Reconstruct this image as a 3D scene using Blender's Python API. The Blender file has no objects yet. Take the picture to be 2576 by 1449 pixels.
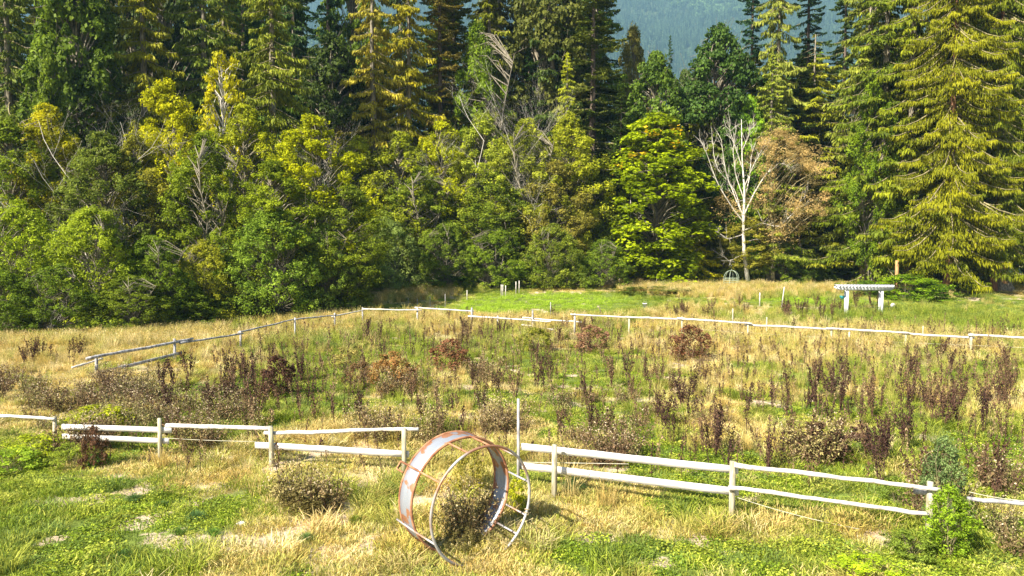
import bpy, math, numpy as np
from mathutils import Vector
rad = math.radians
sc = bpy.context.scene
col = sc.collection

# ------------------------------------------------------------------ camera
CAM_H = 5.6
F = 1718.0                       # focal length in units of a 2576 px wide picture
TH = math.atan(0.0451)
cd = bpy.data.cameras.new('camera'); cam = bpy.data.objects.new('camera', cd); col.objects.link(cam)
cd.sensor_width = 36.0; cd.lens = F/2576*36.0; cd.clip_start = 0.1; cd.clip_end = 9000
cam.location = (0, 0, CAM_H); cam.rotation_euler = (rad(90)-TH, 0, 0)
sc.camera = cam
sc.render.resolution_x = 1024; sc.render.resolution_y = 576

# ------------------------------------------------------------------ sky and sun
SUN_EL, SUN_AZ = rad(41), rad(-134)      # azimuth from +Y clockwise: sun stands behind the camera, well to the left
sd = Vector((math.sin(SUN_AZ)*math.cos(SUN_EL), math.cos(SUN_AZ)*math.cos(SUN_EL), math.sin(SUN_EL)))
w = bpy.data.worlds.new('World'); sc.world = w; w.use_nodes = True
nt = w.node_tree; bg = nt.nodes['Background']
sky = nt.nodes.new('ShaderNodeTexSky'); sky.sky_type = 'NISHITA'; sky.sun_disc = False
sky.sun_elevation = SUN_EL; sky.sun_rotation = SUN_AZ
nt.links.new(sky.outputs[0], bg.inputs[0]); bg.inputs[1].default_value = 0.072
sl = bpy.data.lights.new('sun', 'SUN'); sl.energy = 5.0; sl.angle = rad(0.53); sl.color = (1, .93, .80)
so = bpy.data.objects.new('sun', sl); col.objects.link(so); so.location = (-40, -40, 60)
so.rotation_euler = (-sd).to_track_quat('-Z', 'Y').to_euler()
vs = sc.view_settings; vs.view_transform = 'Standard'; vs.look = 'None'; vs.gamma = 1; vs.exposure = 1.38
sc.cycles.max_bounces = 5; sc.cycles.diffuse_bounces = 2; sc.cycles.glossy_bounces = 1
sc.cycles.transmission_bounces = 3; sc.cycles.transparent_max_bounces = 4
sc.cycles.use_denoising = True

rng = np.random.default_rng(7)

# ------------------------------------------------------------------ value noise, terrain, pixel helpers
_T = np.random.default_rng(3).random((256, 256))
def vn(x, y):
    x = np.asarray(x, float); y = np.asarray(y, float)
    xi = np.floor(x).astype(int); yi = np.floor(y).astype(int); fx = x-xi; fy = y-yi
    fx = fx*fx*(3-2*fx); fy = fy*fy*(3-2*fy)
    a = _T[xi & 255, yi & 255]; b = _T[(xi+1) & 255, yi & 255]; c = _T[xi & 255, (yi+1) & 255]; d = _T[(xi+1) & 255, (yi+1) & 255]
    return (a*(1-fx)+b*fx)*(1-fy)+(c*(1-fx)+d*fx)*fy
def fbm(x, y, o=4):
    s = 0; a = .5; t = 0
    for i in range(o):
        s = s+a*vn(np.asarray(x)*2**i+17*i, np.asarray(y)*2**i+31*i); t += a; a *= .5
    return s/t
def smooth(t):
    t = np.clip(t, 0, 1); return t*t*(3-2*t)
def gz(x, y):
    x = np.asarray(x, float); y = np.asarray(y, float)
    z = 2.6*smooth((y-46)/46)+np.maximum(y-110, 0)*.012
    return z+.22*(fbm(x*.11+9, y*.11, 2)-.5)*smooth((y-5)/10)+.09*(fbm(x*.6, y*.6, 2)-.5)
def ray(px, py):
    d = Vector((0, math.cos(TH), -math.sin(TH)))*F+Vector((px-1288, 0, 0))+Vector((0, math.sin(TH), math.cos(TH)))*(724.5-py)
    return d
def P(px, py, Y):
    d = ray(px, py); return Vector((0, 0, CAM_H))+d*(Y/d.y)
def G(px, py):
    d = ray(px, py); lo = 6.0
    Y = 8.0
    while Y < 400:
        p = P(px, py, Y)
        if p.z <= float(gz(p.x, p.y)): break
        Y += .25
    a, b = Y-.25, Y
    for _ in range(12):
        m = (a+b)/2; p = P(px, py, m)
        if p.z <= float(gz(p.x, p.y)): b = m
        else: a = m
    p = P(px, py, b); p.z = float(gz(p.x, p.y)); return p
def base(px, Y):
    x = (px-1288)/F*Y*1.0; return Vector((x, Y, float(gz(x, Y))))

# ------------------------------------------------------------------ materials
def nodes(m):
    m.use_nodes = True; n = m.node_tree.nodes; l = m.node_tree.links; return n, l, n['Principled BSDF']
def leafmat(name, source='obj', trans=.42, rough=.55, var=1.0, spec=.14):
    m = bpy.data.materials.new(name); n, l, b = nodes(m)
    at = n.new('ShaderNodeAttribute'); at.attribute_name = 'tone'
    if source == 'obj':
        s = n.new('ShaderNodeObjectInfo').outputs['Color']
    else:
        a2 = n.new('ShaderNodeAttribute'); a2.attribute_type = 'INSTANCER'; a2.attribute_name = 'icol'; s = a2.outputs['Color']
    h = n.new('ShaderNodeHueSaturation')
    mr = n.new('ShaderNodeMapRange'); mr.inputs[3].default_value = 1-.62*var; mr.inputs[4].default_value = 1+.75*var
    l.new(at.outputs['Fac'], mr.inputs[0]); l.new(mr.outputs[0], h.inputs['Value'])
    mh = n.new('ShaderNodeMapRange'); mh.inputs[3].default_value = .513; mh.inputs[4].default_value = .485
    l.new(at.outputs['Fac'], mh.inputs[0]); l.new(mh.outputs[0], h.inputs['Hue'])
    l.new(s, h.inputs['Color']); l.new(h.outputs[0], b.inputs['Base Color'])
    b.inputs['Roughness'].default_value = rough; b.inputs['Specular IOR Level'].default_value = spec
    t = n.new('ShaderNodeBsdfTranslucent'); mx = n.new('ShaderNodeMixShader'); mx.inputs[0].default_value = trans
    l.new(h.outputs[0], t.inputs[0]); l.new(b.outputs[0], mx.inputs[1]); l.new(t.outputs[0], mx.inputs[2])
    l.new(mx.outputs[0], n['Material Output'].inputs[0]); return m
def noisemat(name, c1, c2, scale=8, stretch=(1, 1, 1), rough=.85, bump=.3, c3=None, spec=.2, pos=(.35, .65), metal=0):
    m = bpy.data.materials.new(name); n, l, b = nodes(m)
    tc = n.new('ShaderNodeTexCoord'); mp = n.new('ShaderNodeMapping'); mp.inputs['Scale'].default_value = stretch
    nz = n.new('ShaderNodeTexNoise'); nz.inputs['Scale'].default_value = scale; nz.inputs['Detail'].default_value = 6
    r = n.new('ShaderNodeValToRGB'); e = r.color_ramp.elements
    e[0].position = pos[0]; e[0].color = (*c1, 1); e[1].position = pos[1]; e[1].color = (*c2, 1)
    if c3: q = e.new((pos[0]+pos[1])/2); q.color = (*c3, 1)
    l.new(tc.outputs['Object'], mp.inputs[0]); l.new(mp.outputs[0], nz.inputs['Vector']); l.new(nz.outputs[0], r.inputs[0])
    l.new(r.outputs[0], b.inputs['Base Color']); b.inputs['Roughness'].default_value = rough
    b.inputs['Specular IOR Level'].default_value = spec; b.inputs['Metallic'].default_value = metal
    bp = n.new('ShaderNodeBump'); bp.inputs['Strength'].default_value = bump; bp.inputs['Distance'].default_value = .02
    l.new(nz.outputs[0], bp.inputs['Height']); l.new(bp.outputs[0], b.inputs['Normal']); return m
M = {}
M['leaf'] = leafmat('leaf')
M['needle'] = leafmat('needle', trans=.22, rough=.6)
M['grass'] = leafmat('grass', 'inst', .35, .6)
M['farleaf'] = leafmat('far_foliage', 'inst', .1, .8, 1, .1)
M['dead'] = leafmat('dead_seed_head', trans=.05, rough=.9, var=.8, spec=.1)
M['bark'] = noisemat('bark', (.05, .035, .025), (.17, .13, .10), 6, (3, 3, .5))
M['palebark'] = noisemat('pale_bark', (.34, .30, .25), (.72, .67, .58), 5, (2, 2, .6))
M['graybark'] = noisemat('gray_bark', (.10, .085, .06), (.30, .26, .19), 5, (2, 2, .5))
M['twig'] = noisemat('twig', (.12, .10, .05), (.34, .29, .15), 4)
M['redbark'] = noisemat('red_bark', (.08, .04, .025), (.33, .17, .09), 4, (3, 3, .4))
M['fluff'] = noisemat('seed_fluff', (.30, .22, .13), (.55, .45, .30), 20)
M['weedstem'] = noisemat('weed_stem', (.055, .028, .02), (.15, .08, .05), 9)
M['pole'] = noisemat('weathered_pole', (.30, .25, .20), (.60, .56, .50), 9, (1, 1, 1), .8, .6, (.50, .45, .39), pos=(.3, .55))
M['plank'] = noisemat('pale_plank', (.24, .20, .16), (.68, .65, .60), 5, (1, 1, 16), .75, .3, (.66, .62, .56), pos=(.28, .55))
M['post'] = noisemat('grey_green_post', (.24, .21, .13), (.52, .47, .33), 5, (3, 3, .6), .85, .3)
M['oldwood'] = noisemat('old_grey_wood', (.16, .15, .15), (.48, .46, .45), 4, (2, 2, .6), .85, .4)
M['whitewood'] = noisemat('white_painted_wood', (.50, .50, .49), (.76, .76, .77), 3, (2, 2, .6), .7, .1)
M['greytop'] = noisemat('grey_weathered_top', (.16, .17, .19), (.34, .35, .38), 5)
M['orangewood'] = noisemat('orange_wood', (.34, .17, .07), (.50, .28, .12), 4, (2, 2, .5))
M['wire'] = noisemat('wire', (.45, .42, .30), (.65, .62, .50), 4)
M['rust_sheet'] = noisemat('rusting_galvanised_sheet', (.36, .17, .09), (.30, .32, .36), 3.0, (1, 1, 1), .45, .15, (.30, .31, .34), .4, (.42, .50), .35)
M['rust'] = noisemat('rusty_steel', (.22, .09, .045), (.48, .24, .13), 5, rough=.75)
M['pipe'] = noisemat('grey_pipe_part_rusted', (.34, .16, .09), (.46, .44, .44), 1.6, (1, 1, 1), .5, .1, (.36, .30, .27), .4, (.40, .6), .3)
M['wirearch'] = noisemat('wire_arch_metal', (.20, .26, .18), (.42, .48, .36), 5)
M['plastic'] = noisemat('white_plastic', (.72, .72, .70), (.82, .82, .80), 5, rough=.4)
M['teal'] = noisemat('teal_plastic', (.02, .16, .17), (.03, .24, .24), 5, rough=.4)
M['stone'] = noisemat('pale_stone', (.42, .41, .38), (.70, .68, .65), 4)

# ------------------------------------------------------------------ mesh builder (all quads, numpy)
class MB:
    def __init__(s): s.V = []; s.Q = []; s.T = []; s.I = []; s.n = 0
    def add(s, V, Q, tone=.5, mi=0):
        V = np.asarray(V, float).reshape(-1, 3); Q = np.asarray(Q, int).reshape(-1, 4)
        s.V.append(V); s.Q.append(Q+s.n); s.n += len(V)
        s.T.append(np.broadcast_to(np.asarray(tone, float), (len(V),)).copy()); s.I.append(np.full(len(Q), mi))
        return s
    def build(s, name, mats, parent=None, smooth_=False, color=None, link=True):
        V = np.concatenate(s.V); Q = np.concatenate(s.Q); T = np.concatenate(s.T); I = np.concatenate(s.I)
        me = bpy.data.meshes.new(name); me.vertices.add(len(V)); me.vertices.foreach_set('co', V.astype(np.float32).ravel())
        me.loops.add(Q.size); me.loops.foreach_set('vertex_index', Q.astype(np.int32).ravel())
        me.polygons.add(len(Q)); me.polygons.foreach_set('loop_start', (np.arange(len(Q))*4).astype(np.int32))
        if not isinstance(mats, (list, tuple)): mats = [mats]
        for m in mats: me.materials.append(m)
        me.polygons.foreach_set('material_index', I.astype(np.int32))
        if smooth_: me.polygons.foreach_set('use_smooth', np.ones(len(Q), bool))
        me.update(calc_edges=True)
        a = me.attributes.new('tone', 'FLOAT', 'POINT'); a.data.foreach_set('value', T.astype(np.float32))
        o = bpy.data.objects.new(name, me)
        if link: col.objects.link(o)
        if parent: o.parent = parent
        if color: o.color = (*color, 1)
        return o
def nrm(a): return a/np.maximum(np.linalg.norm(a, axis=-1, keepdims=True), 1e-9)
def leaves(mb, C, N, L, W, tone, D=None, mi=0, r=rng):
    """kite-shaped leaves: centres C, normals N, length L, width W, optional direction D"""
    n = len(C)
    if D is None: D = r.normal(size=(n, 3))
    N = nrm(N); D = nrm(D-N*np.sum(D*N, 1, keepdims=True)); B = np.cross(N, D)
    L = np.broadcast_to(L, (n,))[:, None]; W = np.broadcast_to(W, (n,))[:, None]
    V = np.stack([C-D*L*.5, C+B*W*.5-D*L*.05, C+D*L*.5, C-B*W*.5-D*L*.05], 1).reshape(-1, 3)
    mb.add(V, np.arange(4*n).reshape(-1, 4), np.repeat(np.clip(tone, 0, 1), 4), mi)
def strips(mb, A, Bp, W0, W1, side, tone, mi=0):
    """tapered strips from A to Bp"""
    n = len(A); side = nrm(side); W0 = np.broadcast_to(W0, (n,))[:, None]; W1 = np.broadcast_to(W1, (n,))[:, None]
    V = np.stack([A-side*W0/2, A+side*W0/2, Bp+side*W1/2, Bp-side*W1/2], 1).reshape(-1, 3)
    mb.add(V, np.arange(4*n).reshape(-1, 4), np.repeat(np.clip(tone, 0, 1), 4), mi)
def tube(mb, pts, rs, k=6, tone=.5, mi=0, cap=True):
    pts = np.asarray([tuple(p) for p in pts], float); n = len(pts); rs = np.broadcast_to(np.asarray(rs, float), (n,))
    t = nrm(np.gradient(pts, axis=0)); ref = np.array([0, 0, 1.]) if abs(t[0, 2]) < .8 else np.array([1., 0, 0])
    V = []
    for i in range(n):
        u = np.cross(t[i], ref); u /= max(np.linalg.norm(u), 1e-9); v = np.cross(t[i], u)
        a = np.arange(k)*2*math.pi/k
        V.append(pts[i]+rs[i]*(np.cos(a)[:, None]*u+np.sin(a)[:, None]*v))
    V = np.concatenate(V); Q = []
    for i in range(n-1):
        for j in range(k):
            Q.append((i*k+j, i*k+(j+1) % k, (i+1)*k+(j+1) % k, (i+1)*k+j))
    if cap and k % 2 == 0:
        for b0 in (0, (n-1)*k):
            for j in range(0, k//2-1):
                Q.append((b0+j, b0+j+1, b0+k-2-j, b0+k-1-j) if b0 else (b0+k-1-j, b0+k-2-j, b0+j+1, b0+j))
    mb.add(V, Q, tone, mi)
def box(mb, c, X, Y_, Z, mi=0):
    """box with centre c and half-axis vectors"""
    c, X, Y_, Z = [np.array(tuple(v), float) for v in (c, X, Y_, Z)]
    V = [c+a*X+b*Y_+d*Z for a in (-1, 1) for b in (-1, 1) for d in (-1, 1)]
    mb.add(V, [(0, 1, 3, 2), (4, 6, 7, 5), (0, 4, 5, 1), (2, 3, 7, 6), (0, 2, 6, 4), (1, 5, 7, 3)], .5, mi)

def tag(o, label=None, cat=None, group=None, kind=None):
    if label: o['label'] = label
    if cat: o['category'] = cat
    if group: o['group'] = group
    if kind: o['kind'] = kind
    return o
def empty(name, loc=(0, 0, 0), rz=0, label=None, cat=None, group=None):
    o = bpy.data.objects.new(name, None); col.objects.link(o); o.location = loc; o.rotation_euler = (0, 0, rz)
    o.empty_display_size = .3
    return tag(o, label, cat, group)

# ------------------------------------------------------------------ ground cover map (world ellipses)
def ell(px, py, rx, ry):
    c = G(px, py); a = G(px, py-ry); b = G(px, py+ry)
    return (c.x, c.y, rx*c.y/F, max((a-b).length/2, .2))
GREEN = [(1380, 757, 200, 20, 2.2), (1230, 775, 90, 16, 1.5), (820, 905, 90, 55, 1.2), (700, 1010, 60, 60, .9), (180, 1230, 260, 90, .8), (80, 1400, 260, 70, .9), (500, 1430, 330, 30, .6),
         (1560, 1390, 240, 60, .8), (1350, 1200, 90, 60, .8), (1060, 870, 260, 45, .5), (1250, 900, 160, 30, .5), (1900, 905, 300, 30, .3), (2080, 1395, 160, 40, .7),
         (1000, 990, 200, 60, .4), (1380, 960, 120, 40, .4), (2300, 775, 500, 28, .9), (2050, 757, 160, 10, 1.6), (2450, 800, 260, 22, .8), (840, 830, 120, 20, .4), (2200, 1180, 260, 60, .5),
         (640, 1280, 90, 30, .6), (370, 1300, 150, 50, .3), (1650, 1080, 120, 40, .2), (1830, 1430, 120, 20, .8)]
STRAW = [(250, 870, 420, 40, 1.4), (1100, 812, 420, 22, 1.0), (1850, 735, 230, 14, 1.8), (2050, 880, 420, 34, .8), (560, 1195, 260, 32, .9), (1520, 1300, 170, 45, .8), (2080, 1330, 240, 50, .7),
         (640, 1360, 160, 30, .45), (900, 1390, 130, 40, .45), (1120, 1440, 130, 20, .4), (1150, 1055, 110, 22, .6), (1850, 1010, 140, 28, .6), (1500, 860, 260, 25, .5), (1420, 1440, 120, 40, .4), (1100, 745, 130, 18, .8), (520, 1225, 60, 14, 1.), (1700, 1350, 140, 40, .4), (1350, 790, 160, 12, .5), (2450, 900, 150, 22, .5)]
DIRT = [(560, 1365, 110, 26, .62), (850, 1388, 70, 12, .9), (960, 1425, 60, 14, .9), (540, 1222, 60, 11, 1.2), (1155, 1052, 50, 12, .9), (2250, 1320, 30, 14, .5), (1870, 1385, 50, 12, .9), (1630, 1325, 50, 12, .6), (300, 1198, 25, 5, 1), (360, 1240, 30, 8, .8), (520, 1400, 60, 14, .9), (330, 1440, 60, 14, .8), (1880, 1012, 60, 12, .6), (1480, 1020, 40, 8, .5), (2180, 1345, 60, 12, .7), (2450, 755, 120, 5, .8), (2150, 770, 130, 6, .9)]
REG = [[(*ell(*e[:4]), e[4]) for e in S] for S in (GREEN, STRAW, DIRT)]
def maskv(x, y, R):
    s = np.zeros_like(np.asarray(x, float))
    for cx, cy, rx, ry, wgt in R:
        d = ((x-cx)/rx)**2+((y-cy)/ry)**2; s += wgt*np.exp(-d*.9)
    return s
def cover(x, y):
    """greenness 0..1 and bareness 0..1"""
    x = np.asarray(x, float); y = np.asarray(y, float)
    n = fbm(x*.22+3, y*.16+8, 4)+.5*(fbm(x*1.1, y*.8+40, 3)-.5)
    g = smooth((n-.375+.25*maskv(x, y, REG[0])-.26*maskv(x, y, REG[1]))/.22)
    d = smooth((fbm(x*1.1+60, y*.9+20, 4)-.64+.30*maskv(x, y, REG[2])-.04*maskv(x, y, REG[0]))/.10)
    return g, d

# ------------------------------------------------------------------ ground sheet
def sheet(name, xs, ys, zf, mat, attrs=None, kind='structure'):
    X, Y = np.meshgrid(xs, ys); Z = zf(X, Y); nx, ny = len(xs), len(ys)
    V = np.stack([X, Y, Z], -1).reshape(-1, 3); i = np.arange(nx*ny).reshape(ny, nx)
    Q = np.stack([i[:-1, :-1], i[:-1, 1:], i[1:, 1:], i[1:, :-1]], -1).reshape(-1, 4)
    mb = MB(); mb.add(V, Q); o = mb.build(name, mat, smooth_=True); tag(o, kind=kind)
    if attrs:
        for k, f in attrs.items():
            a = o.data.attributes.new(k, 'FLOAT', 'POINT'); a.data.foreach_set('value', f(V[:, 0], V[:, 1]).astype(np.float32))
    return o
gm = bpy.data.materials.new('meadow_soil_and_thatch'); n, l, b = nodes(gm)
ag = n.new('ShaderNodeAttribute'); ag.attribute_name = 'green'; ad = n.new('ShaderNodeAttribute'); ad.attribute_name = 'bare'
tc = n.new('ShaderNodeTexCoord'); nz = n.new('ShaderNodeTexNoise'); nz.inputs['Scale'].default_value = 9; nz.inputs['Detail'].default_value = 8; nz.inputs['Roughness'].default_value = .7
l.new(tc.outputs['Object'], nz.inputs['Vector'])
def ramp(c1, c2, a=.35, b_=.65):
    r = n.new('ShaderNodeValToRGB'); r.color_ramp.elements[0].color = (*c1, 1); r.color_ramp.elements[1].color = (*c2, 1)
    r.color_ramp.elements[0].position = a; r.color_ramp.elements[1].position = b_; l.new(nz.outputs[0], r.inputs[0]); return r
rg, rs_, rd = ramp((.06, .08, .015), (.20, .26, .045)), ramp((.20, .16, .06), (.50, .42, .22)), ramp((.34, .25, .16), (.66, .52, .37))
def mixc(f, a, b_):
    m = n.new('ShaderNodeMix'); m.data_type = 'RGBA'; l.new(f, m.inputs[0]); l.new(a, m.inputs[6]); l.new(b_, m.inputs[7]); return m.outputs[2]
ma = n.new('ShaderNodeMath'); ma.operation = 'MULTIPLY_ADD'; ma.inputs[1].default_value = 1.6; l.new(nz.outputs[0], ma.inputs[0]); ma.inputs[2].default_value = -.8
mb_ = n.new('ShaderNodeMath'); l.new(ma.outputs[0], mb_.inputs[0]); l.new(ad.outputs['Fac'], mb_.inputs[1])
mr_ = n.new('ShaderNodeMapRange'); mr_.inputs[1].default_value = .30; mr_.inputs[2].default_value = .75; l.new(mb_.outputs[0], mr_.inputs[0])
l.new(mixc(mr_.outputs[0], mixc(ag.outputs['Fac'], rs_.outputs[0], rg.outputs[0]), rd.outputs[0]), b.inputs['Base Color'])
b.inputs['Roughness'].default_value = .95; b.inputs['Specular IOR Level'].default_value = .1
bp = n.new('ShaderNodeBump'); bp.inputs['Strength'].default_value = .8; bp.inputs['Distance'].default_value = .05; l.new(nz.outputs[0], bp.inputs['Height']); l.new(bp.outputs[0], b.inputs['Normal'])
ys = np.concatenate([np.arange(-30, 8, 2), np.arange(8, 30, .16), np.arange(30, 60, .35), np.arange(60, 120, 1.2), np.geomspace(120, 3790, 40)])
xp = np.concatenate([np.arange(0, 14, .2), np.arange(14, 34, .45), np.arange(34, 90, 1.5), np.geomspace(90, 3790, 40)])
xs = np.concatenate([-xp[:0:-1], xp])
sheet('ground', xs, ys, gz, gm, {'green': lambda x, y: cover(x, y)[0], 'bare': lambda x, y: cover(x, y)[1]})

# ------------------------------------------------------------------ scatter of "stuff" through geometry nodes
def scatter(name, pts, rz, scl, icol, protos, idx, label=None, cat=None):
    c = bpy.data.collections.new(name+'_pieces')
    for p in protos: c.objects.link(p)
    order = sorted(range(len(protos)), key=lambda i: protos[i].name); inv = {protos[i].name: k for k, i in enumerate(order)}
    remap = np.array([inv[p.name] for p in protos])
    me = bpy.data.meshes.new(name); me.vertices.add(len(pts)); me.vertices.foreach_set('co', np.asarray(pts, np.float32).ravel())
    a = me.attributes.new('rot', 'FLOAT_VECTOR', 'POINT'); R = np.zeros((len(pts), 3), np.float32); R[:, 2] = rz
    R[:, :2] = rng.normal(0, .06, (len(pts), 2)); a.data.foreach_set('vector', R.ravel())
    a = me.attributes.new('scl', 'FLOAT_VECTOR', 'POINT'); S = np.asarray(scl, np.float32)
    if S.ndim == 1: S = np.repeat(S[:, None], 3, 1)
    a.data.foreach_set('vector', S.ravel())
    a = me.attributes.new('icol', 'FLOAT_COLOR', 'POINT'); a.data.foreach_set('color', np.concatenate([icol, np.ones((len(pts), 1))], 1).astype(np.float32).ravel())
    a = me.attributes.new('pick', 'INT', 'POINT'); a.data.foreach_set('value', remap[idx].astype(np.int32))
    o = bpy.data.objects.new(name, me); col.objects.link(o)
    g = bpy.data.node_groups.new(name, 'GeometryNodeTree')
    g.interface.new_socket('Geometry', in_out='INPUT', socket_type='NodeSocketGeometry'); g.interface.new_socket('Geometry', in_out='OUTPUT', socket_type='NodeSocketGeometry')
    N = g.nodes; L = g.links; gi = N.new('NodeGroupInput'); go = N.new('NodeGroupOutput')
    ci = N.new('GeometryNodeCollectionInfo'); ci.inputs['Collection'].default_value = c; ci.inputs['Separate Children'].default_value = True; ci.inputs['Reset Children'].default_value = True
    ip = N.new('GeometryNodeInstanceOnPoints'); ip.inputs['Pick Instance'].default_value = True
    def na(nm, t):
        x = N.new('GeometryNodeInputNamedAttribute'); x.data_type = t; x.inputs['Name'].default_value = nm
        return [q for q in x.outputs if q.enabled and q.name == 'Attribute'][0]
    L.new(gi.outputs[0], ip.inputs['Points']); L.new(ci.outputs[0], ip.inputs['Instance'])
    L.new(na('pick', 'INT'), ip.inputs['Instance Index'])
    e2r = N.new('FunctionNodeEulerToRotation'); L.new(na('rot', 'FLOAT_VECTOR'), e2r.inputs[0]); L.new(e2r.outputs[0], ip.inputs['Rotation'])
    L.new(na('scl', 'FLOAT_VECTOR'), ip.inputs['Scale']); L.new(ip.outputs[0], go.inputs[0])
    md = o.modifiers.new('scatter', 'NODES'); md.node_group = g
    me.materials.append(protos[0].data.materials[0])
    return tag(o, label, cat, kind='stuff')

def blade_clump(name, n, rad_, h0, h1, w0, lean, heads=0.0, r=rng):
    mb = MB(); a = r.random(n)*6.283; q = np.sqrt(r.random(n))*rad_
    A = np.stack([q*np.cos(a), q*np.sin(a), np.full(n, -.02)], 1); h = h0+(h1-h0)*r.random(n)
    dr = nrm(np.stack([np.cos(a), np.sin(a), np.zeros(n)], 1)+r.normal(0, .8, (n, 3))*[1, 1, 0])
    ln = lean*h*(.3+r.random(n)); M1 = A+dr*(ln*.35)[:, None]; M1[:, 2] += h*.6; B = A+dr*ln[:, None]; B[:, 2] += h*(1-.25*lean*r.random(n))
    side = np.cross(dr, [0, 0, 1.])+r.normal(0, .5, (n, 3)); t = np.clip(r.normal(.5, .22, n), 0, 1)
    strips(mb, A, M1, w0, w0*.8, side, t); strips(mb, M1, B, w0*.8, w0*.25, side, t)
    if heads:
        k = r.random(n) < heads
        leaves(mb, B[k], r.normal(size=(k.sum(), 3)), .09, .03, t[k]*.6, D=(B-M1)[k])
    return mb.build(name, M['grass'], link=False)
def cover_clump(name, n, rad_, h, size, r=rng):
    mb = MB(); a = r.random(n)*6.283; q = np.sqrt(r.random(n))*rad_
    C = np.stack([q*np.cos(a), q*np.sin(a), h*(.2+.8*r.random(n))*(1-.6*(q/rad_)**2)], 1)
    leaves(mb, C, r.normal(0, .45, (n, 3))+[0, 0, 1], size*(.7+.6*r.random(n)), size*.7, np.clip(r.normal(.5, .25, n), 0, 1))
    return mb.build(name, M['grass'], link=False)
short = [blade_clump('short_grass_piece', 130, .34, .05, .15, .014, .8) for _ in range(4)]
midg = [blade_clump('rank_grass_piece', 110, .28, .12, .34, .014, .9) for _ in range(4)]
clov = [cover_clump('clover_piece', 150, .30, .10, .045) for _ in range(3)]
tall = [blade_clump('tall_grass_piece', 70, .20, .40, .85, .014, .38, .35) for _ in range(5)]
GREENS = np.array([(.17, .24, .02), (.24, .30, .03), (.31, .35, .045), (.18, .25, .05), (.36, .38, .06)])
STRAWS = np.array([(.61, .47, .16), (.70, .55, .23), (.55, .41, .12), (.50, .41, .10), (.72, .60, .30)])
MIXED = np.array([(.40, .39, .08), (.46, .43, .11), (.35, .37, .06), (.50, .45, .15), (.42, .43, .10)])
def pts_in(x0, x1, y0, y1, dens, wedge=True, r=rng):
    n = int((x1-x0)*(y1-y0)*dens); x = x0+(x1-x0)*r.random(n); y = y0+(y1-y0)*r.random(n)
    k = np.abs(x) < y*.78+2.5 if wedge else np.ones(n, bool)
    return x[k], y[k]
def gcolors(g, r=rng):
    n = len(g); G_ = GREENS[r.integers(0, 5, n)]; S_ = STRAWS[r.integers(0, 5, n)]
    q = g+r.normal(0, .27, n); M_ = MIXED[r.integers(0, 5, n)]
    f = smooth((q-.45)/.35)[:, None]; f2 = smooth((q-.05)/.35)[:, None]
    return ((S_*(1-f2)+M_*f2)*(1-f)+G_*f)*(.7+.5*r.random((n, 1)))
def edge_y(x):   # where the wood begins
    px = 1288+F*x/60.0
    return np.interp(x, [-60, -33, -27, -22, -17, -13, -9, 0, 20, 30, 45, 80], [42, 46, 49, 55, 62, 70, 79, 81, 81, 78, 80, 84])
# low grass over everything open
X, Y, D_ = [], [], []
for (y0, y1, dn) in ((9, 17, 16), (17, 26, 11), (26, 45, 6), (45, 92, 3)):
    x, y = pts_in(-75, 75, y0, y1, dn); X.append(x); Y.append(y)
X = np.concatenate(X); Y = np.concatenate(Y); g, d = cover(X, Y)
keep = (rng.random(len(X)) > d*.84) & (Y < edge_y(X)+8); X, Y, g = X[keep], Y[keep], g[keep]
nn = len(X); vivid = maskv(X, Y, REG[0][:2]+REG[0][16:17])
C = gcolors(g+.20*(Y < 20)); vv = np.clip(vivid-.35, 0, 1)[:, None]; C = C*(1-vv)+np.array([.34, .48, .04])*vv
rank = fbm(X*.5+90, Y*.5, 3)+rng.normal(0, .07, nn)-.14*(Y < 18)
clover = (fbm(X*.6+30, Y*.4+70, 3)+rng.normal(0, .08, nn) > .52) & (g > .4) & (Y < 34)
pick = np.where(clover, 8+rng.integers(0, 3, nn), np.where(rank > .54, 4+rng.integers(0, 4, nn), rng.integers(0, 4, nn)))
C[clover] = C[clover]*[1.0, 1.05, .8]
scatter('meadow_grass', np.stack([X, Y, gz(X, Y)], 1), rng.random(nn)*6.28, .75+.6*rng.random(nn), C, short+midg+clov, pick, 'short mixed green and straw coloured grass and clover covering the paddock', 'grass')
# tall dry grass
x, y = pts_in(-80, 80, 11, 92, 5.5); g, d = cover(x, y)
tallr = [ell(*e) for e in [(250, 872, 420, 38), (1100, 815, 420, 24), (1850, 735, 240, 14), (2100, 870, 430, 42), (560, 1180, 220, 22), (1480, 1285, 120, 30), (2060, 1320, 180, 34), (1100, 745, 150, 20), (2400, 815, 260, 30), (860, 850, 130, 30), (1150, 1330, 140, 50), (2330, 1390, 130, 30), (2250, 940, 300, 30), (1730, 940, 200, 26), (1750, 800, 220, 26), (1250, 1180, 70, 40), (20, 870, 200, 60), (2400, 1000, 200, 40), (1600, 720, 160, 8)]]
s = np.zeros_like(x)
for (cx, cy, rx, ry), wt in zip(tallr, (1.3, .8, 1.2, .85, .7, .55, .6, .7, 1.0, .5, .5, .6, .4, .3, .7, .5, 1.0, .4, .5)):
    s += wt*np.exp(-(((x-cx)/rx)**2+((y-cy)/ry)**2)**1.5)
s += .24*smooth((fbm(x*.3+5, y*.3+5, 3)-.52)/.15)*(y > 17)
s -= maskv(x, y, REG[0][:2])*1.5+maskv(x, y, REG[2])*.5
keep = ~((x > -.62*y) & (x < -.46*y) & (y > 28) & (y < 34.5)) & (rng.random(len(x)) < s*np.where(y < 19, .28, 1.0)) & (y < edge_y(x)+3); x, y, g = x[keep], y[keep], g[keep]
gg = np.clip(g-.45, 0, 1)+.9*np.exp(-(((x-tallr[8][0])/tallr[8][2])**2+((y-tallr[8][1])/tallr[8][3])**2))
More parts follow.
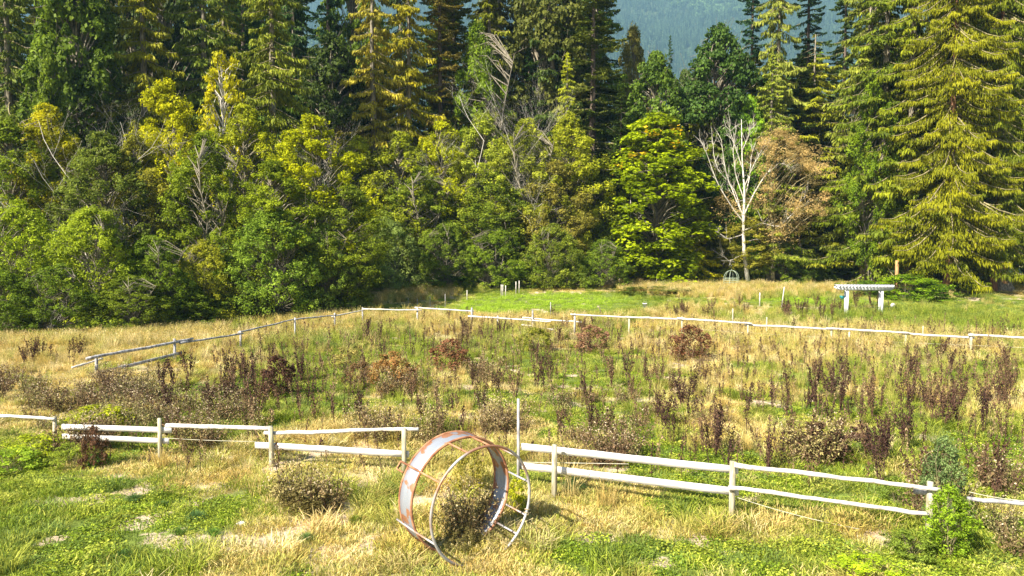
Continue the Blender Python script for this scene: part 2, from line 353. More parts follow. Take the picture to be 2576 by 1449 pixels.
hs = np.where(y > 40, 1.0, .68)*(.7+.5*rng.random(len(x)))
scatter('tall_dry_grass', np.stack([x, y, gz(x, y)], 1), rng.random(len(x))*6.28, np.stack([hs*1.1, hs*1.1, hs], 1), gcolors(gg), tall, rng.integers(0, 5, len(x)), 'tall straw coloured grass gone to seed along the fences and wood edge', 'grass')

# ------------------------------------------------------------------ plant generators (prototype builders return list of (part, meshobject))
def profile(kind, t):
    if kind == 'round': return np.sin(np.pi*np.clip(t, 0, 1)**.8)**.6
    if kind == 'egg': return (1-t)**.55*(.55+.9*np.minimum(t*3, 1)*.5)
    if kind == 'column': return np.minimum(1, (1-t)*2.2)**.6*(.75+.25*np.minimum(t*4, 1))
    if kind == 'bush': return (1-t**2.2)**.6
def broadleaf(H, R, base_t, shape, nclump, nleaf, ls, seed, bark='graybark', droop=0.0, stems=1, open_=0.0, lw=.62, barkshow=1.0, flat=.7, crad=.26):
    r = np.random.default_rng(seed); cr = MB(); tr = MB(); zb = H*base_t; hc = H-zb
    tt = r.random(nclump)**.85; th = r.random(nclump)*6.283; lob = .72+.5*vn(th/6.283*7+seed, tt*4)
    rr = R*profile(shape, tt)*lob*np.sqrt(r.random(nclump)*(.75 if not open_ else .95)+.25)
    C = np.stack([rr*np.cos(th), rr*np.sin(th), zb+hc*(.03+.94*tt)], 1)
    crs = R*crad*(.5+1.1*r.random(nclump)**1.4)*(1-.35*tt)
    # trunk(s)
    wob = r.normal(0, .02*H, (5, 2)); wob[0] = 0
    for s_ in range(stems):
        off = np.array([r.normal(0, .05*R), r.normal(0, .05*R), -.15]) if stems > 1 else np.array([0, 0, -.3])
        lean = r.normal(0, .35*R, 2) if stems > 1 else r.normal(0, .06*R, 2)
        zs = np.linspace(0, 1, 6); pts = [off+np.array([lean[0]*q**1.3, lean[1]*q**1.3, H*.86*q]) for q in zs]
        pts = [p+np.array([*(r.normal(0, .012*H, 2)*(i > 0)), 0]) for i, p in enumerate(pts)]
        r0 = H*.016*(1 if stems == 1 else .55); tube(tr, pts, np.linspace(r0, r0*.18, 6), 7)
        P_ = np.array(pts)
        for c, q in zip(C[s_::stems], crs[s_::stems]):
            za = np.clip(c[2]-np.hypot(c[0], c[1])*.8-.2, .08*H, .82*H); a = np.array([np.interp(za, P_[:, 2], P_[:, k]) for k in range(3)])
            m1 = a*.45+c*.55+[0, 0, (.10)*np.linalg.norm(c-a)]+r.normal(0, .05*R, 3); tube(tr, [a, m1, c], [r0*.32, r0*.2, r0*.06], 4, cap=False)
            for _ in range(3):
                e = c+r.normal(0, 1, 3)*q*.8; tube(tr, [c*.7+m1*.3, e], [r0*.09, r0*.03], 3, cap=False)
    per = nleaf//nclump; ct = r.normal(.5, .17, nclump)
    idx = np.repeat(np.arange(nclump), per); n_ = len(idx)
    dr = nrm(r.normal(size=(n_, 3))); rad_ = (.25+.75*r.random(n_)**.5)
    # sub-clumps give the ragged twig look
    sub = nrm(r.normal(size=(nclump, 9, 3)))*.75; sc_ = sub[idx, r.integers(0, 9, n_)]
    loc = np.where((r.random(n_) < .72)[:, None], sc_+dr*rad_[:, None]*.34, dr*rad_[:, None])
    pos = C[idx]+loc*crs[idx][:, None]*[1.15, 1.15, flat]; pos[:, 2] = np.maximum(pos[:, 2]-droop*np.linalg.norm(loc[:, :2], axis=1)**2*crs[idx], .05)
    nor = nrm(pos-C[idx])*.7+[0, 0, .75]+r.normal(0, .55, (n_, 3))
    s = ls*(.65+.7*r.random(n_)); leaves(cr, pos, nor, s, s*lw, np.clip(ct[idx]+r.normal(0, .17, n_), 0, 1), r=r)
    return [('trunk', tr, bark, False), ('crown', cr, 'leaf', False)]
def conifer(H, R, seed, style='cedar', nb=150, base_t=.08, dens=1.0, bark='graybark', powr=.72, baretop=0, sz=.8):
    r = np.random.default_rng(seed); cr = MB(); tr = MB(); r0 = H*.014
    tube(tr, [(0, 0, -.4), (r.normal(0, .05), r.normal(0, .05), H*.3), (r.normal(0, .1), r.normal(0, .1), H*.65), (0, 0, H*.995)], [r0*1.25, r0*.85, r0*.45, r0*.06], 8)
    for i in range(nb):
        t = base_t+(1-base_t)*((i+.5)/nb)**(.92); z = H*t; az = i*2.39996+r.normal(0, .35)
        L = R*((1-t)**powr)*(.55+.7*r.random())+.25; dro = .75+.7*r.random(); z += r.normal(0, .018)*H*(t < .9)
        if r.random() < .06: L *= .55
        u = np.array([math.cos(az), math.sin(az), 0]); sv = np.array([-u[1], u[0], 0])
        s = np.linspace(0, 1, 6)
        if style == 'cedar': dz = dro*L*(.05*s-.66*s**1.4+.34*s**3)
        else: dz = L*(.12*s-.42*s**1.5+.22*s**3)+L*.18*(t-.4)*s
        bend = r.normal(0, .12)*L
        pts = u[None]*(L*s)[:, None]+sv[None]*(bend*s**2)[:, None]+np.stack([0*s, 0*s, z+dz], 1)
        tube(tr, pts, np.linspace(max(.022*L**.8, .02), .010, 6), 4, cap=False, mi=1)
        if t > 1-baretop and r.random() < .8: continue
        n_ = int((26+46*L)*dens*(1.0 if style == 'cedar' else 1.15)); q = .10+.9*r.random(n_)**.75
        px = np.array([np.interp(q, s, pts[:, k]) for k in range(3)]).T
        lw = L*.20*np.sin(np.pi*np.clip(q, .08, .98)**.9)+.06; lat = r.uniform(-1, 1, n_)
        tb = np.clip(r.normal(.5, .15)+r.normal(0, .17, n_), 0, 1)
        if style == 'cedar':
            A = px+sv*(lat*lw)[:, None]; A[:, 2] -= np.abs(lat)*lw*.30
            hl = sz*(.22+.62*r.random(n_)**1.6)*min(1.0, .35+L*.22); dd = nrm(np.stack([u[0]*.38+sv[0]*lat*.35, u[1]*.38+sv[1]*lat*.35, np.full(n_, -1.)], 1)+r.normal(0, .20, (n_, 3)))
            side = np.cross(dd, r.normal(size=(n_, 3)))
            leaves(cr, A+dd*(hl*.5)[:, None], np.cross(dd, nrm(side)), hl, sz*(.10+.12*r.random(n_)), tb, D=dd, r=r)
            m = n_//5; k = r.integers(0, n_, m)      # flatter spray tips on top
            leaves(cr, A[k]+r.normal(0, .05, (m, 3)), r.normal(0, .5, (m, 3))+[0, 0, .8], .26*sz, .13*sz, tb[k], D=u[None]+sv[None]*lat[k][:, None], r=r)
        else:
            A = px+sv*(lat*lw*1.3)[:, None]; A[:, 2] -= np.abs(lat)*lw*.25+.04*r.random(n_)
            D = u[None]*.8+sv[None]*lat[:, None]+r.normal(0, .35, (n_, 3))-[0, 0, .12]
            leaves(cr, A, r.normal(0, .45, (n_, 3))+[0, 0, 1], .20+.22*r.random(n_), .13, tb, D=D, r=r)
    # leader
    m = 60; z = H*(.90+.10*r.random(m)); a = r.random(m)*6.283
    if not baretop:
        q = (H-z)*.25+.05; A = np.stack([q*np.cos(a), q*np.sin(a), z], 1); leaves(cr, A, r.normal(size=(m, 3)), .35, .12, .5+0*z, D=A*[1, 1, 0]+[0, 0, .4], r=r)
    return [('trunk', tr, bark, False), ('crown', cr, 'needle', False)]
def baretree(H, spread, seed, depth=4, r0=None, mat='palebark', first=.25, nch=4):
    r = np.random.default_rng(seed); mb = MB(); r0 = r0 or H*.012
    def grow(p, d, L, rr, dep):
        n_ = 4; pts = [p]; dd = d.copy()
        for i in range(n_):
            dd = nrm(dd+r.normal(0, .14, 3)+np.array([0, 0, .07])); pts.append(pts[-1]+dd*L/n_)
        tube(mb, pts, np.linspace(rr, rr*.5, n_+1), 5 if dep > 1 else 3, cap=False)
        if dep == 0: return
        for k in range(nch):
            q = first+(1-first)*(k+1)/nch if dep == depth else .3+.7*r.random(); j = min(int(q*n_), n_); b = pts[j]
            side = nrm(r.normal(size=3)*[1, 1, .4]); grow(b, nrm(dd*.65+side*spread), L*(.42+.25*r.random()), rr*.45*(1.1-q*.3), dep-1)
    grow(np.array([0, 0, -.2]), np.array([.02, 0, 1.]), H*.8, r0, depth)
    k = H/max(float(v[:, 2].max()) for v in mb.V); mb.V = [v*[min(1, k*1.1), min(1, k*1.1), k] for v in mb.V]
    return [('trunk', mb, mat, False)]

PROTO = {}
def make(key, parts, H, R): PROTO[key] = (parts, H, R, {})
for i in range(4): make('alder%d' % i, broadleaf(16, 4.2, .03, 'round', 165, 46000, .19, 100+i, stems=1+i % 2, flat=.95, crad=.20), 16, 4.2)
for i in range(3): make('bush%d' % i, broadleaf(9, 4.2, .0, 'bush', 210, 42000, .16, 120+i, stems=4, flat=1.0, crad=.155), 9, 4.2)
for i in range(2): make('willow%d' % i, broadleaf(8, 3.4, .0, 'bush', 70, 24000, .22, 130+i, stems=5, lw=.28, flat=1.2), 8, 3.4)
for i in range(3): make('maple%d' % i, broadleaf(20, 5.2, .0 if i == 0 else .07, 'egg' if i == 0 else 'round', 330 if i == 0 else 230, 66000 if i == 0 else 48000, .27, 140+i, lw=.85, flat=.9 if i == 0 else .65, droop=.15, crad=.155 if i == 0 else .21), 20, 5.2)
for i in range(2): make('sparse%d' % i, broadleaf(14, 3.0, .30, 'round', 55, 4500, .26, 150+i, bark='palebark', open_=1), 14, 3.0)
for i in range(5): make('cedar%d' % i, conifer(30, 4.6, 160+i, 'cedar', 180, dens=1.15, sz=.75), 30, 4.6)
make('cedarbare', conifer(30, 6.0, 171, 'cedar', 150, dens=1.05, powr=.62, baretop=.09, bark='graybark'), 30, 6.0)
make('cedarbig', conifer(36, 8.5, 172, 'cedar', 420, dens=1.05, sz=.72, powr=.38, base_t=.10, bark='redbark'), 36, 8.5)
make('cedarbig2', conifer(36, 8.5, 173, 'cedar', 420, dens=1.05, sz=.72, powr=.38, base_t=.11, bark='redbark'), 36, 8.5)
for i in range(3): make('fir%d' % i, conifer(30, 4.6, 180+i, 'fir', 190, dens=1.15, powr=.66, bark='bark'), 30, 4.6)
make('sapling', conifer(9, 2.2, 190, 'cedar', 90, dens=1.1, base_t=.03), 9, 2.2)
make('vinecrown', broadleaf(12, 4.0, .30, 'round', 110, 30000, .17, 195, lw=.22, flat=1.0, open_=1, bark='twig'), 12, 4.0)
make('shrub0', broadleaf(1.3, .75, .0, 'bush', 40, 4200, .06, 200, stems=8, bark='twig', flat=1.0), 1.3, .75)
make('shrub1', broadleaf(1.3, .75, .0, 'bush', 40, 3600, .07, 201, stems=8, bark='weedstem', flat=1.1), 1.3, .75)
make('shrub2', broadleaf(2.0, .7, .0, 'bush', 46, 6500, .075, 202, stems=6, bark='twig', flat=1.1), 2.0, .7)
make('leafy', broadleaf(2.2, .62, .0, 'column', 70, 7500, .06, 204, stems=5, bark='twig', flat=1.25, crad=.30), 2.2, .62)
make('fern', broadleaf(2.4, 2.2, .0, 'bush', 60, 9000, .16, 203, stems=5, lw=.4, flat=.5), 2.4, 2.2)
NAMES = {'alder': 'broadleaf_tree', 'bush': 'large_shrub', 'willow': 'willow_shrub', 'maple': 'maple_tree', 'sparse': 'broadleaf_tree', 'cedar': 'cedar_tree', 'fir': 'fir_tree', 'sapling': 'cedar_sapling', 'vinecrown': 'broadleaf_tree', 'shrub': 'shrub', 'fern': 'undergrowth_shrub'}
CATS = {'large_shrub': 'shrub', 'willow_shrub': 'shrub', 'shrub': 'shrub', 'undergrowth_shrub': 'shrub'}
def boost(c, f=1.5, s_=1.35):
    c = (c[0], c[1], c[2]*.7); m = sum(c)/3; return tuple(max(.004, (m+(v-m)*s_)*f) for v in c)
def plant(key, loc, sx, sz, color, label=None, group=None, rz=None, cat=None, name=None, lean=0):
    if not key.startswith(('shrub', 'leafy')):
        color = boost(color, *((1.75, 1.15) if key[:3] in ('ald', 'bus', 'wil') else (1.35, 1.1)))
        if key[:3] in ('ald', 'bus'): color = (color[0]*1.10, color[1], color[2])
    parts, H, R, cache = PROTO[key]; nm = name or next(v for k, v in NAMES.items() if key.startswith(k))
    e = empty(nm, loc, rng.random()*6.28 if rz is None else rz, label, cat or CATS.get(nm, 'tree'), group)
    e.rotation_euler[1] = lean
    e.scale = (sx, sx, sz)
    for pn, mb, mt, sm in parts:
        if nm in CATS and pn in ('trunk', 'crown'): pn2 = {'trunk': 'stem', 'crown': 'foliage'}[pn]
        else: pn2 = pn
        if pn not in cache:
            mats = [M[mt], M['twig']] if pn == 'trunk' else M[mt]
            o = mb.build(pn2, mats, e, smooth_=(pn == 'trunk')); cache[pn] = o.data
        else:
            o = bpy.data.objects.new(pn2, cache[pn]); col.objects.link(o); o.parent = e
        o.color = (*color, 1)
    return e
def tree(key, px, top, Y, wpx, color, label=None, group=None, **k):
    b = base(px, Y); parts, H, R, c = PROTO[key]
    if 880 < px < 1560 and key[:3] in ('bus', 'wil', 'fer'): Y = 77+(Y-70)*.12
    elif 880 < px < 1560: Y = max(Y, 81+(Y-64)*.6)
    elif 1560 <= px < 2140: Y = max(Y, 84+(Y-74)*.5)
    b = base(px, Y)
    if top < 30 and Y > 70 and not key.startswith('cedarbig'): top -= 190; wpx *= 1.25
    elif key[:3] in ('ced', 'fir') and Y > 60: wpx *= 1.15
    elif key[:3] in ('ald', 'spa', 'map'): wpx *= 1.12
    h = P(px, top, Y).z-b.z; Rw = wpx/2*Y/F
    return plant(key, b-Vector((0, 0, .05)), Rw/R, h/H, color, label, group, **k)

# colours (albedo)
OLV = (.135, .15, .022); YGR = (.22, .25, .025); GRN = (.085, .135, .022); DGR = (.045, .085, .024); FIR = (.05, .075, .020)
YBR = (.25, .22, .045); GOL = (.34, .29, .03); MID = (.115, .165, .028); LIM = (.14, .24, .03); BRG = (.12, .10, .03); BLU = (.035, .075, .04)
# ------------------------------------------------------------------ the tall trees at the back
T = tree
T('cedar0', 40, -120, 80, 230, (.085, .11, .018), 'dark olive cedar filling the upper left corner of the wood')
T('maple0', 205, -50, 74, 240, (.085, .125, .022), 'dark green maple with broad layered leaf tiers near upper left corner')
T('cedar1', 375, -90, 78, 230, (.17, .17, .025), 'yellowish olive cedar just right of the dark green maple at upper left')
T('cedar2', 520, -110, 82, 220, (.11, .14, .025), 'mid green cedar behind the sparse yellow tree')
T('cedar3', 690, -120, 76, 230, (.13, .15, .025), 'olive cedar with drooping sprays right of the sparse yellow tree')
T('fir0', 835, -160, 96, 150, BLU, 'dark blue-green fir in the shadow gap left of the brown cedar')
T('maple2', 900, -10, 92, 140, (.11, .16, .03), 'pale green broadleaf crown behind and left of the brown cedar')
T('cedar4', 945, -12, 74, 190, YBR, 'yellow-brown sunlit cedar with sagging branches, left of a matching greener one')
T('cedar1', 1030, -20, 77, 190, (.23, .21, .03), 'yellow-green cedar just right of the yellow-brown cedar')
T('fir1', 1112, -150, 82, 150, BRG, 'tall brownish dark conifer right of the pair of yellow cedars', )
T('alder1', 1200, 55, 84, 170, GRN, 'green leafy tree behind the bare grey stems at upper middle')
T('cedar2', 1255, -60, 95, 260, (.10, .10, .03), 'brown-green loose crowned tall tree at the top middle of the wood')
T('maple2', 1370, -30, 93, 210, (.10, .11, .035), 'brown-green tall tree touching the left side of the dark tiered fir')
T('fir2', 1490, -40, 82, 200, (.07, .085, .020), 'dark tiered fir standing left of the gap with the blue hillside')
T('cedar2', 1425, 130, 72, 130, (.22, .24, .03), 'small bright yellow-green cedar below the dark tiered fir')
T('alder0', 1588, 60, 100, 110, (.19, .19, .08), 'pale yellow-brown tree right of the dark tiered fir against the blue hillside')
T('maple2', 1640, 118, 88, 170, (.075, .12, .025), 'dark leafy tree below the blue hillside, above the bright yellow maple')
T('fir0', 1680, 88, 110, 56, BLU, 'small pointed dark fir standing alone in the hillside gap')
T('maple1', 1805, 55, 88, 215, (.05, .09, .025), 'very dark round-headed leafy tree on the right side of the hillside gap')
T('fir1', 1885, -80, 100, 120, BLU, 'dark fir behind the round-headed dark tree')
T('cedar3', 1945, -60, 88, 160, (.15, .17, .045), 'pale yellow-green tall cedar between two dark firs at the upper right')
T('fir2', 2022, -110, 98, 130, (.035, .065, .035), 'dark blue-green fir right of the pale tall cedar')
T('cedar0', 1935, 130, 78, 170, (.15, .18, .035), 'light green cedar in front of the pale tall cedar')
T('cedarbare', 2040, 82, 90, 290, (.155, .165, .025), 'olive cedar with bare pale dead leader at its top')
T('cedar4', 2180, -60, 84, 230, (.14, .16, .035), 'green-brown cedar behind and right of the bare topped cedar')
T('alder1', 2190, 180, 80, 130, GRN, 'small leafy green tree nested between the bare topped cedar and giant cedar')
T('cedarbig', 2385, -330, 74, 270, (.135, .140, .012), 'giant golden-green cedar with visible reddish trunk on the right side')
T('cedar2', 2288, -150, 78, 230, (.12, .14, .018), 'yellow-green slimmer cedar touching the left side of the giant golden-green cedar')
T('cedar4', 2480, -260, 84, 250, (.10, .12, .014), 'olive cedar between the giant golden-green cedar and the right edge')
T('cedar0', 2330, 250, 76, 170, (.12, .14, .012), 'shorter cedar whose crown overlaps the foot of the giant golden-green cedar')
T('cedarbig2', 2500, -380, 75.5, 230, (.09, .11, .014), 'tall cedar whose hanging boughs cover the top of the wide old trunk')
T('cedar0', 2595, -360, 84, 270, (.075, .10, .010), 'giant dark green cedar at the right edge of the picture')
T('cedar1', 2215, -40, 81, 260, (.085, .11, .016), 'tall green cedar filling the space between the bare topped cedar and the giant cedar')
T('cedar3', 2690, -200, 80, 300, (.06, .08, .012), 'dark cedar partly cut by the right edge behind the giant dark green cedar')
T('maple2', 1715, 165, 96, 120, (.06, .09, .03), 'small dark leafy tree closing the bottom of the hillside gap')
T('fir2', 2112, -30, 92, 120, (.05, .08, .03), 'dark green fir right of the bare pale leader')
T('alder0', 1762, 120, 98, 90, (.07, .09, .04), 'narrow dull green tree left of the round-headed dark tree')
T('cedar1', 1790, 210, 84, 90, (.10, .13, .03), 'slender green cedar left of the bare pale tree')
T('maple2', 1880, 230, 80, 110, LIM, 'fresh green small maple above the bare pale tree')
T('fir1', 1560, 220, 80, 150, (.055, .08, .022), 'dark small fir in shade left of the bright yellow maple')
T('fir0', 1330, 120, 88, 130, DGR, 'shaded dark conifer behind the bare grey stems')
T('cedar2', 2128, 420, 86, 210, (.13, .17, .015), 'low cedar with deep green drooping boughs left of the white arbor')
T('maple0', 140, 120, 68, 130, (.10, .14, .022), 'green leafy tree below the dark maple at the upper left')
# fillers deep in the wood
def skyline(px):
    return np.interp(px, [-400, 300, 330, 350, 800, 840, 1500, 1530, 1580, 1610, 1700, 1735, 1790, 1850, 1900, 2100, 2150, 3000], [-120, -120, -20, -120, -120, 0, -120, 100, 120, 180, 200, 220, 120, 90, 60, 60, -20, -120])
k = 0
for Y, n_, lo in ((88, 26, 30), (100, 28, 0), (116, 30, -10)):
    for i in range(n_):
        px = -450+3500*(i+.5)/n_+rng.normal(0, 20)
        if 1640 < px < 1760 and Y > 90: continue
        top = float(skyline(px))+lo+40+rng.random()*60; key = rng.choice(['cedar0', 'cedar2', 'fir0', 'fir1', 'cedar1', 'cedar3', 'maple1'])
        c = np.array([DGR, GRN, FIR, OLV][rng.integers(0, 4)])*.85
        T(str(key), px, top, Y, 150+70*rng.random(), tuple(c), 'dark tree deep in the wood, mostly hidden behind the front row', 'trees deep in the wood'); k += 1

# ------------------------------------------------------------------ the middle storey of broadleaf trees and the shrubs at the wood's edge
MIDT = [
 ('alder0', 25, 300, 60, 230, (.10, .14, .025), 'rounded mid green tree at the left edge halfway up the wood'),
 ('alder1', 135, 265, 63, 210, (.17, .18, .025), 'yellow tinged green tree second from the left edge'),
 ('alder2', 265, 330, 58, 210, (.085, .115, .03), 'dull green tree under the bare dead branches at the left'),
 ('alder3', 425, 195, 64, 200, (.22, .24, .025), 'bright yellow-green tree, the most yellow crown of the left side'),
 ('alder0', 350, 340, 60, 170, (.13, .14, .035), 'brownish green tree in front of the bright yellow-green tree'),
 ('alder1', 520, 330, 60, 190, (.10, .14, .025), 'mid green tree below the sparse yellow tree'),
 ('alder2', 625, 262, 66, 210, (.16, .19, .03), 'light green rounded tree right of the sparse yellow tree'),
 ('alder3', 795, 285, 64, 240, (.18, .21, .028), 'yellow-green dome shaped tree left of the brown cedar'),
 ('alder0', 690, 400, 60, 200, (.11, .15, .025), 'green tree in front of the yellow-green dome shaped tree'),
 ('alder1', 905, 345, 68, 170, (.17, .20, .035), 'light green tree at the foot of the yellow-brown cedar'),
 ('alder2', 1010, 330, 69, 190, (.155, .19, .035), 'light green tree at the foot of the second yellow cedar'),
 ('alder3', 1115, 300, 71, 180, (.18, .21, .03), 'yellow-green tree in the middle of the wood, right of the yellow cedars'),
 ('alder0', 1215, 280, 72, 190, (.16, .20, .045), 'pale green fine leaved tree near the middle of the wood'),
 ('alder1', 1320, 300, 70, 190, (.15, .18, .04), 'pale olive tree right of the fine leaved tree in the middle'),
 ('alder2', 1430, 285, 71, 190, (.18, .21, .04), 'light yellow-green tree under the small bright cedar'),
 ('alder3', 1400, 400, 66, 170, (.14, .14, .045), 'brown tinged green tree with thin pale stems in the middle'),
 ('alder0', 1500, 410, 74, 150, (.095, .13, .03), 'dark green tree tucked behind the bright maple at its left'),
 ('alder1', 1060, 420, 66, 190, (.10, .14, .03), 'dull green tree in the second row left of the middle'),
 ('alder2', 1240, 430, 66, 200, (.10, .14, .03), 'dull green tree in the second row near the middle'),
 ('alder3', 880, 460, 62, 180, (.095, .13, .025), 'dark green tree in the second row below the brown cedar'),
 ('bush0', 60, 500, 52, 270, (.13, .18, .03), 'big light green shrub at the left edge of the wood front'),
 ('bush1', 235, 520, 51, 260, (.15, .20, .035), 'big light green shrub second from the left at the wood front'),
 ('bush2', 385, 590, 53, 220, (.085, .13, .025), 'dark green shrub third from the left at the wood front'),
 ('bush0', 520, 600, 56, 200, (.15, .17, .035), 'yellow flecked shrub at the wood front below the light green tree'),
 ('bush1', 690, 520, 58, 270, (.10, .155, .035), 'large green broad shrub at the wood front, left of the clearing'),
 ('bush2', 820, 560, 61, 180, (.10, .15, .04), 'green shrub at the corner where the wood turns back to the clearing'),
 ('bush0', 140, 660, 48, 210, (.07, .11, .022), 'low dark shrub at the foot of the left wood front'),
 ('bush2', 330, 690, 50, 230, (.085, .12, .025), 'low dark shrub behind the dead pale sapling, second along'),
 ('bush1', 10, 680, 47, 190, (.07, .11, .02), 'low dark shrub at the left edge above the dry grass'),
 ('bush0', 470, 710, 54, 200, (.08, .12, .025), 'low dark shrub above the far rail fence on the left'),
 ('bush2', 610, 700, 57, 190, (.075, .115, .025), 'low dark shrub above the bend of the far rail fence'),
 ('bush1', 760, 700, 61, 190, (.08, .12, .03), 'low green shrub right of the bend of the far rail fence'),
 ('willow0', 985, 548, 70, 190, (.14, .18, .075), 'grey-green willow shrub left of the green clearing'),
 ('willow1', 905, 590, 66, 150, (.13, .17, .06), 'grey-green willow shrub smaller than its neighbour at the clearing corner'),
 ('bush0', 880, 690, 64, 120, (.12, .15, .045), 'small green shrub with pale leaf tips left of the clearing'),
 ('bush1', 1120, 560, 74, 180, (.085, .125, .028), 'dark green shrub behind the clearing, right of the willow'),
 ('bush2', 1250, 570, 76, 190, (.10, .15, .03), 'green shrub behind the clearing with the thin stakes before it'),
 ('bush0', 1390, 560, 76, 180, (.11, .145, .035), 'green shrub behind the clearing near the middle'),
 ('bush1', 1330, 640, 79, 130, (.09, .14, .03), 'low green shrub just behind the thin pale stakes'),
 ('willow0', 1430, 640, 79, 120, (.13, .17, .05), 'small willow at the back of the clearing'),
 ('bush2', 1520, 600, 78, 150, (.085, .13, .028), 'dark shrub left of the bright maple foot'),
 ('fern', 1130, 690, 82, 170, (.06, .11, .03), 'flat low conifer-like greenery at the back left of the clearing'),
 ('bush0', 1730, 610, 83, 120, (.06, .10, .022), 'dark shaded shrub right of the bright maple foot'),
 ('bush1', 1960, 590, 78, 150, (.08, .12, .028), 'green leafy shrub right of the bare pale tree trunk'),
 ('bush2', 1830, 560, 81, 130, (.11, .14, .035), 'green leafy shrub left of the bare pale tree trunk'),
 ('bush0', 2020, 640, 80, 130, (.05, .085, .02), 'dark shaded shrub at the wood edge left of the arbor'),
 ('fern', 2280, 690, 70, 190, (.12, .19, .022), 'bright low leafy shrub behind the right end of the white arbor'),
 ('fern', 2180, 705, 72, 110, (.07, .12, .02), 'low dark leafy plant behind the left half of the white arbor'),
 ('fern', 2425, 690, 74, 120, (.10, .13, .02), 'low shrub in the shade left of the wide old trunk'),
 ('fern', 2350, 712, 69, 130, (.07, .13, .018), 'low green ferny mound between the arbor and the wide trunk'),
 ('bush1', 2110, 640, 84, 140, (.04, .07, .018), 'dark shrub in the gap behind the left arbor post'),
 ('sapling', 1755, 540, 79, 110, (.28, .27, .02), 'yellow-green young cedar beside the right foot of the bright maple'),
]
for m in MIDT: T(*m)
mp = T('maple0', 1650, 280, 76, 330, (.19, .24, .018), 'bright yellow-green maple with orange tinted top leaves standing in front of the wood')
# the orange leaf tips of that maple
def tips():
    r = np.random.default_rng(5); mb = MB(); H, R = 20, 5.2; n_ = 13
    for i in range(n_):
        t = .25+.72*r.random()**.7; th = r.random()*6.283; q = R*float(profile('egg', np.array(t)))*.86
        c = np.array([q*math.cos(th), q*math.sin(th), H*(.07+.93*t)]); m = 22
        leaves(mb, c+r.normal(0, .30, (m, 3)), r.normal(0, .6, (m, 3))+[0, 0, .8], .34, .28, r.random(m), r=r)
    o = mb.build('turning_leaves', M['leaf'], mp); o.color = (.62, .42, .015, 1); o['label'] = 'orange-yellow turning leaf clusters'
tips()
sp = T('sparse0', 568, 118, 72, 120, (.33, .31, .02), 'sparse yellow leaved tree with white forked branches at the upper left')
def addbare(parent, H, spread, seed, mat='palebark', **kw):
    pr = baretree(H, spread, seed, mat=mat, **kw)[0]; return pr[1].build('branches', M[pr[2]], parent, smooth_=True)
def bare(px, top, Y, seed, label, spread=.7, name='dead_tree', mat='palebark', group=None, basey=None, cat='dead tree', **kw):
    if 880 < px < 1560: Y = max(Y, 79+(Y-64)*.5)
    elif 1560 <= px < 2140: Y = max(Y, 82.5)
    b = base(px, Y); h = P(px, top, Y).z-b.z; e = empty(name, b, 0, label, cat, group)
    o = baretree(h, spread, seed, mat=mat, **kw)[0][1].build('trunk', M[mat], e, smooth_=True); return e
e = T('vinecrown', 1945, 325, 75, 250, (.36, .27, .16), 'tree with pinkish brown dried crown behind the bare pale tree')
BT = base(1881, 83.5); e = empty('bare_tree', BT, 0, 'bare pale tree with forked upward white branches right of the bright maple', 'tree')
r_ = np.random.default_rng(77); mt_ = MB(); ml = MB()
def pl(pts, dz):
    n_ = len(pts); return np.array([tuple(P(px, py, 83.5+dz*i/(n_-1))-BT) for i, (px, py) in enumerate(pts)])
TR = pl([(1882, 712), (1872, 640), (1870, 580), (1873, 480), (1867, 400), (1865, 300)], 0); tube(mt_, TR, [.30, .22, .19, .13, .08, .03], 8)
LB = [([(1871, 560), (1840, 520), (1805, 460), (1780, 390), (1765, 360)], -1.5, .10), ([(1871, 545), (1850, 500), (1825, 430), (1815, 350)], 1, .10), ([(1872, 540), (1895, 490), (1925, 440), (1962, 408), (1990, 420)], -1, .11),
      ([(1873, 500), (1885, 450), (1890, 390), (1905, 345)], 1.2, .08), ([(1870, 590), (1830, 602), (1790, 575), (1770, 580)], -1.2, .08), ([(1872, 580), (1915, 560), (1960, 572), (2000, 530), (2022, 498)], -2, .09),
      ([(1871, 500), (1850, 440), (1845, 380), (1850, 325)], -.8, .08), ([(1873, 470), (1893, 420), (1918, 375)], -1.4, .07), ([(1868, 640), (1835, 657), (1812, 640)], -1, .06), ([(1872, 560), (1850, 480), (1800, 420), (1790, 345)], 2, .07), ([(1871, 610), (1905, 600), (1940, 620), (1950, 650)], 1, .06), ([(1866, 420), (1850, 370), (1835, 320)], .6, .05), ([(1866, 380), (1885, 340), (1893, 310)], -.6, .05)]
for pts, dz, r0_ in LB:
    A_ = pl(pts, dz); n_ = len(A_); t = np.linspace(0, n_-1, 12); A_ = np.stack([np.interp(t, range(n_), A_[:, k]) for k in range(3)], 1)+r_.normal(0, .05, (12, 3))*np.linspace(0, 1, 12)[:, None]
    tube(ml, A_, np.linspace(r0_, .02, 12), 6, cap=False)
    for q in range(14):
        k = 3+int(r_.integers(0, 9)); d = nrm(A_[min(k+1, 11)]-A_[k-1]); d = nrm(d*.8+r_.normal(0, .5, 3)+[0, 0, .3]); L_ = .6+1.5*r_.random(); m1 = A_[k]+d*L_*.5+r_.normal(0, .06, 3); e1 = A_[k]+d*L_+r_.normal(0, .15, 3)+[0, 0, .15]
        tube(ml, [A_[k], m1, e1], [.026, .018, .008], 4, cap=False)
        for z_ in range(2): tube(ml, [m1, m1+nrm(d+r_.normal(0, .6, 3))*.6], [.013, .006], 3, cap=False)
mt_.build('trunk', M['palebark'], e, True); ml.build('branches', M['palebark'], e, True)
o = plant('alder1', (0, 0, 0), 1, 1, (.17, .18, .05)); 
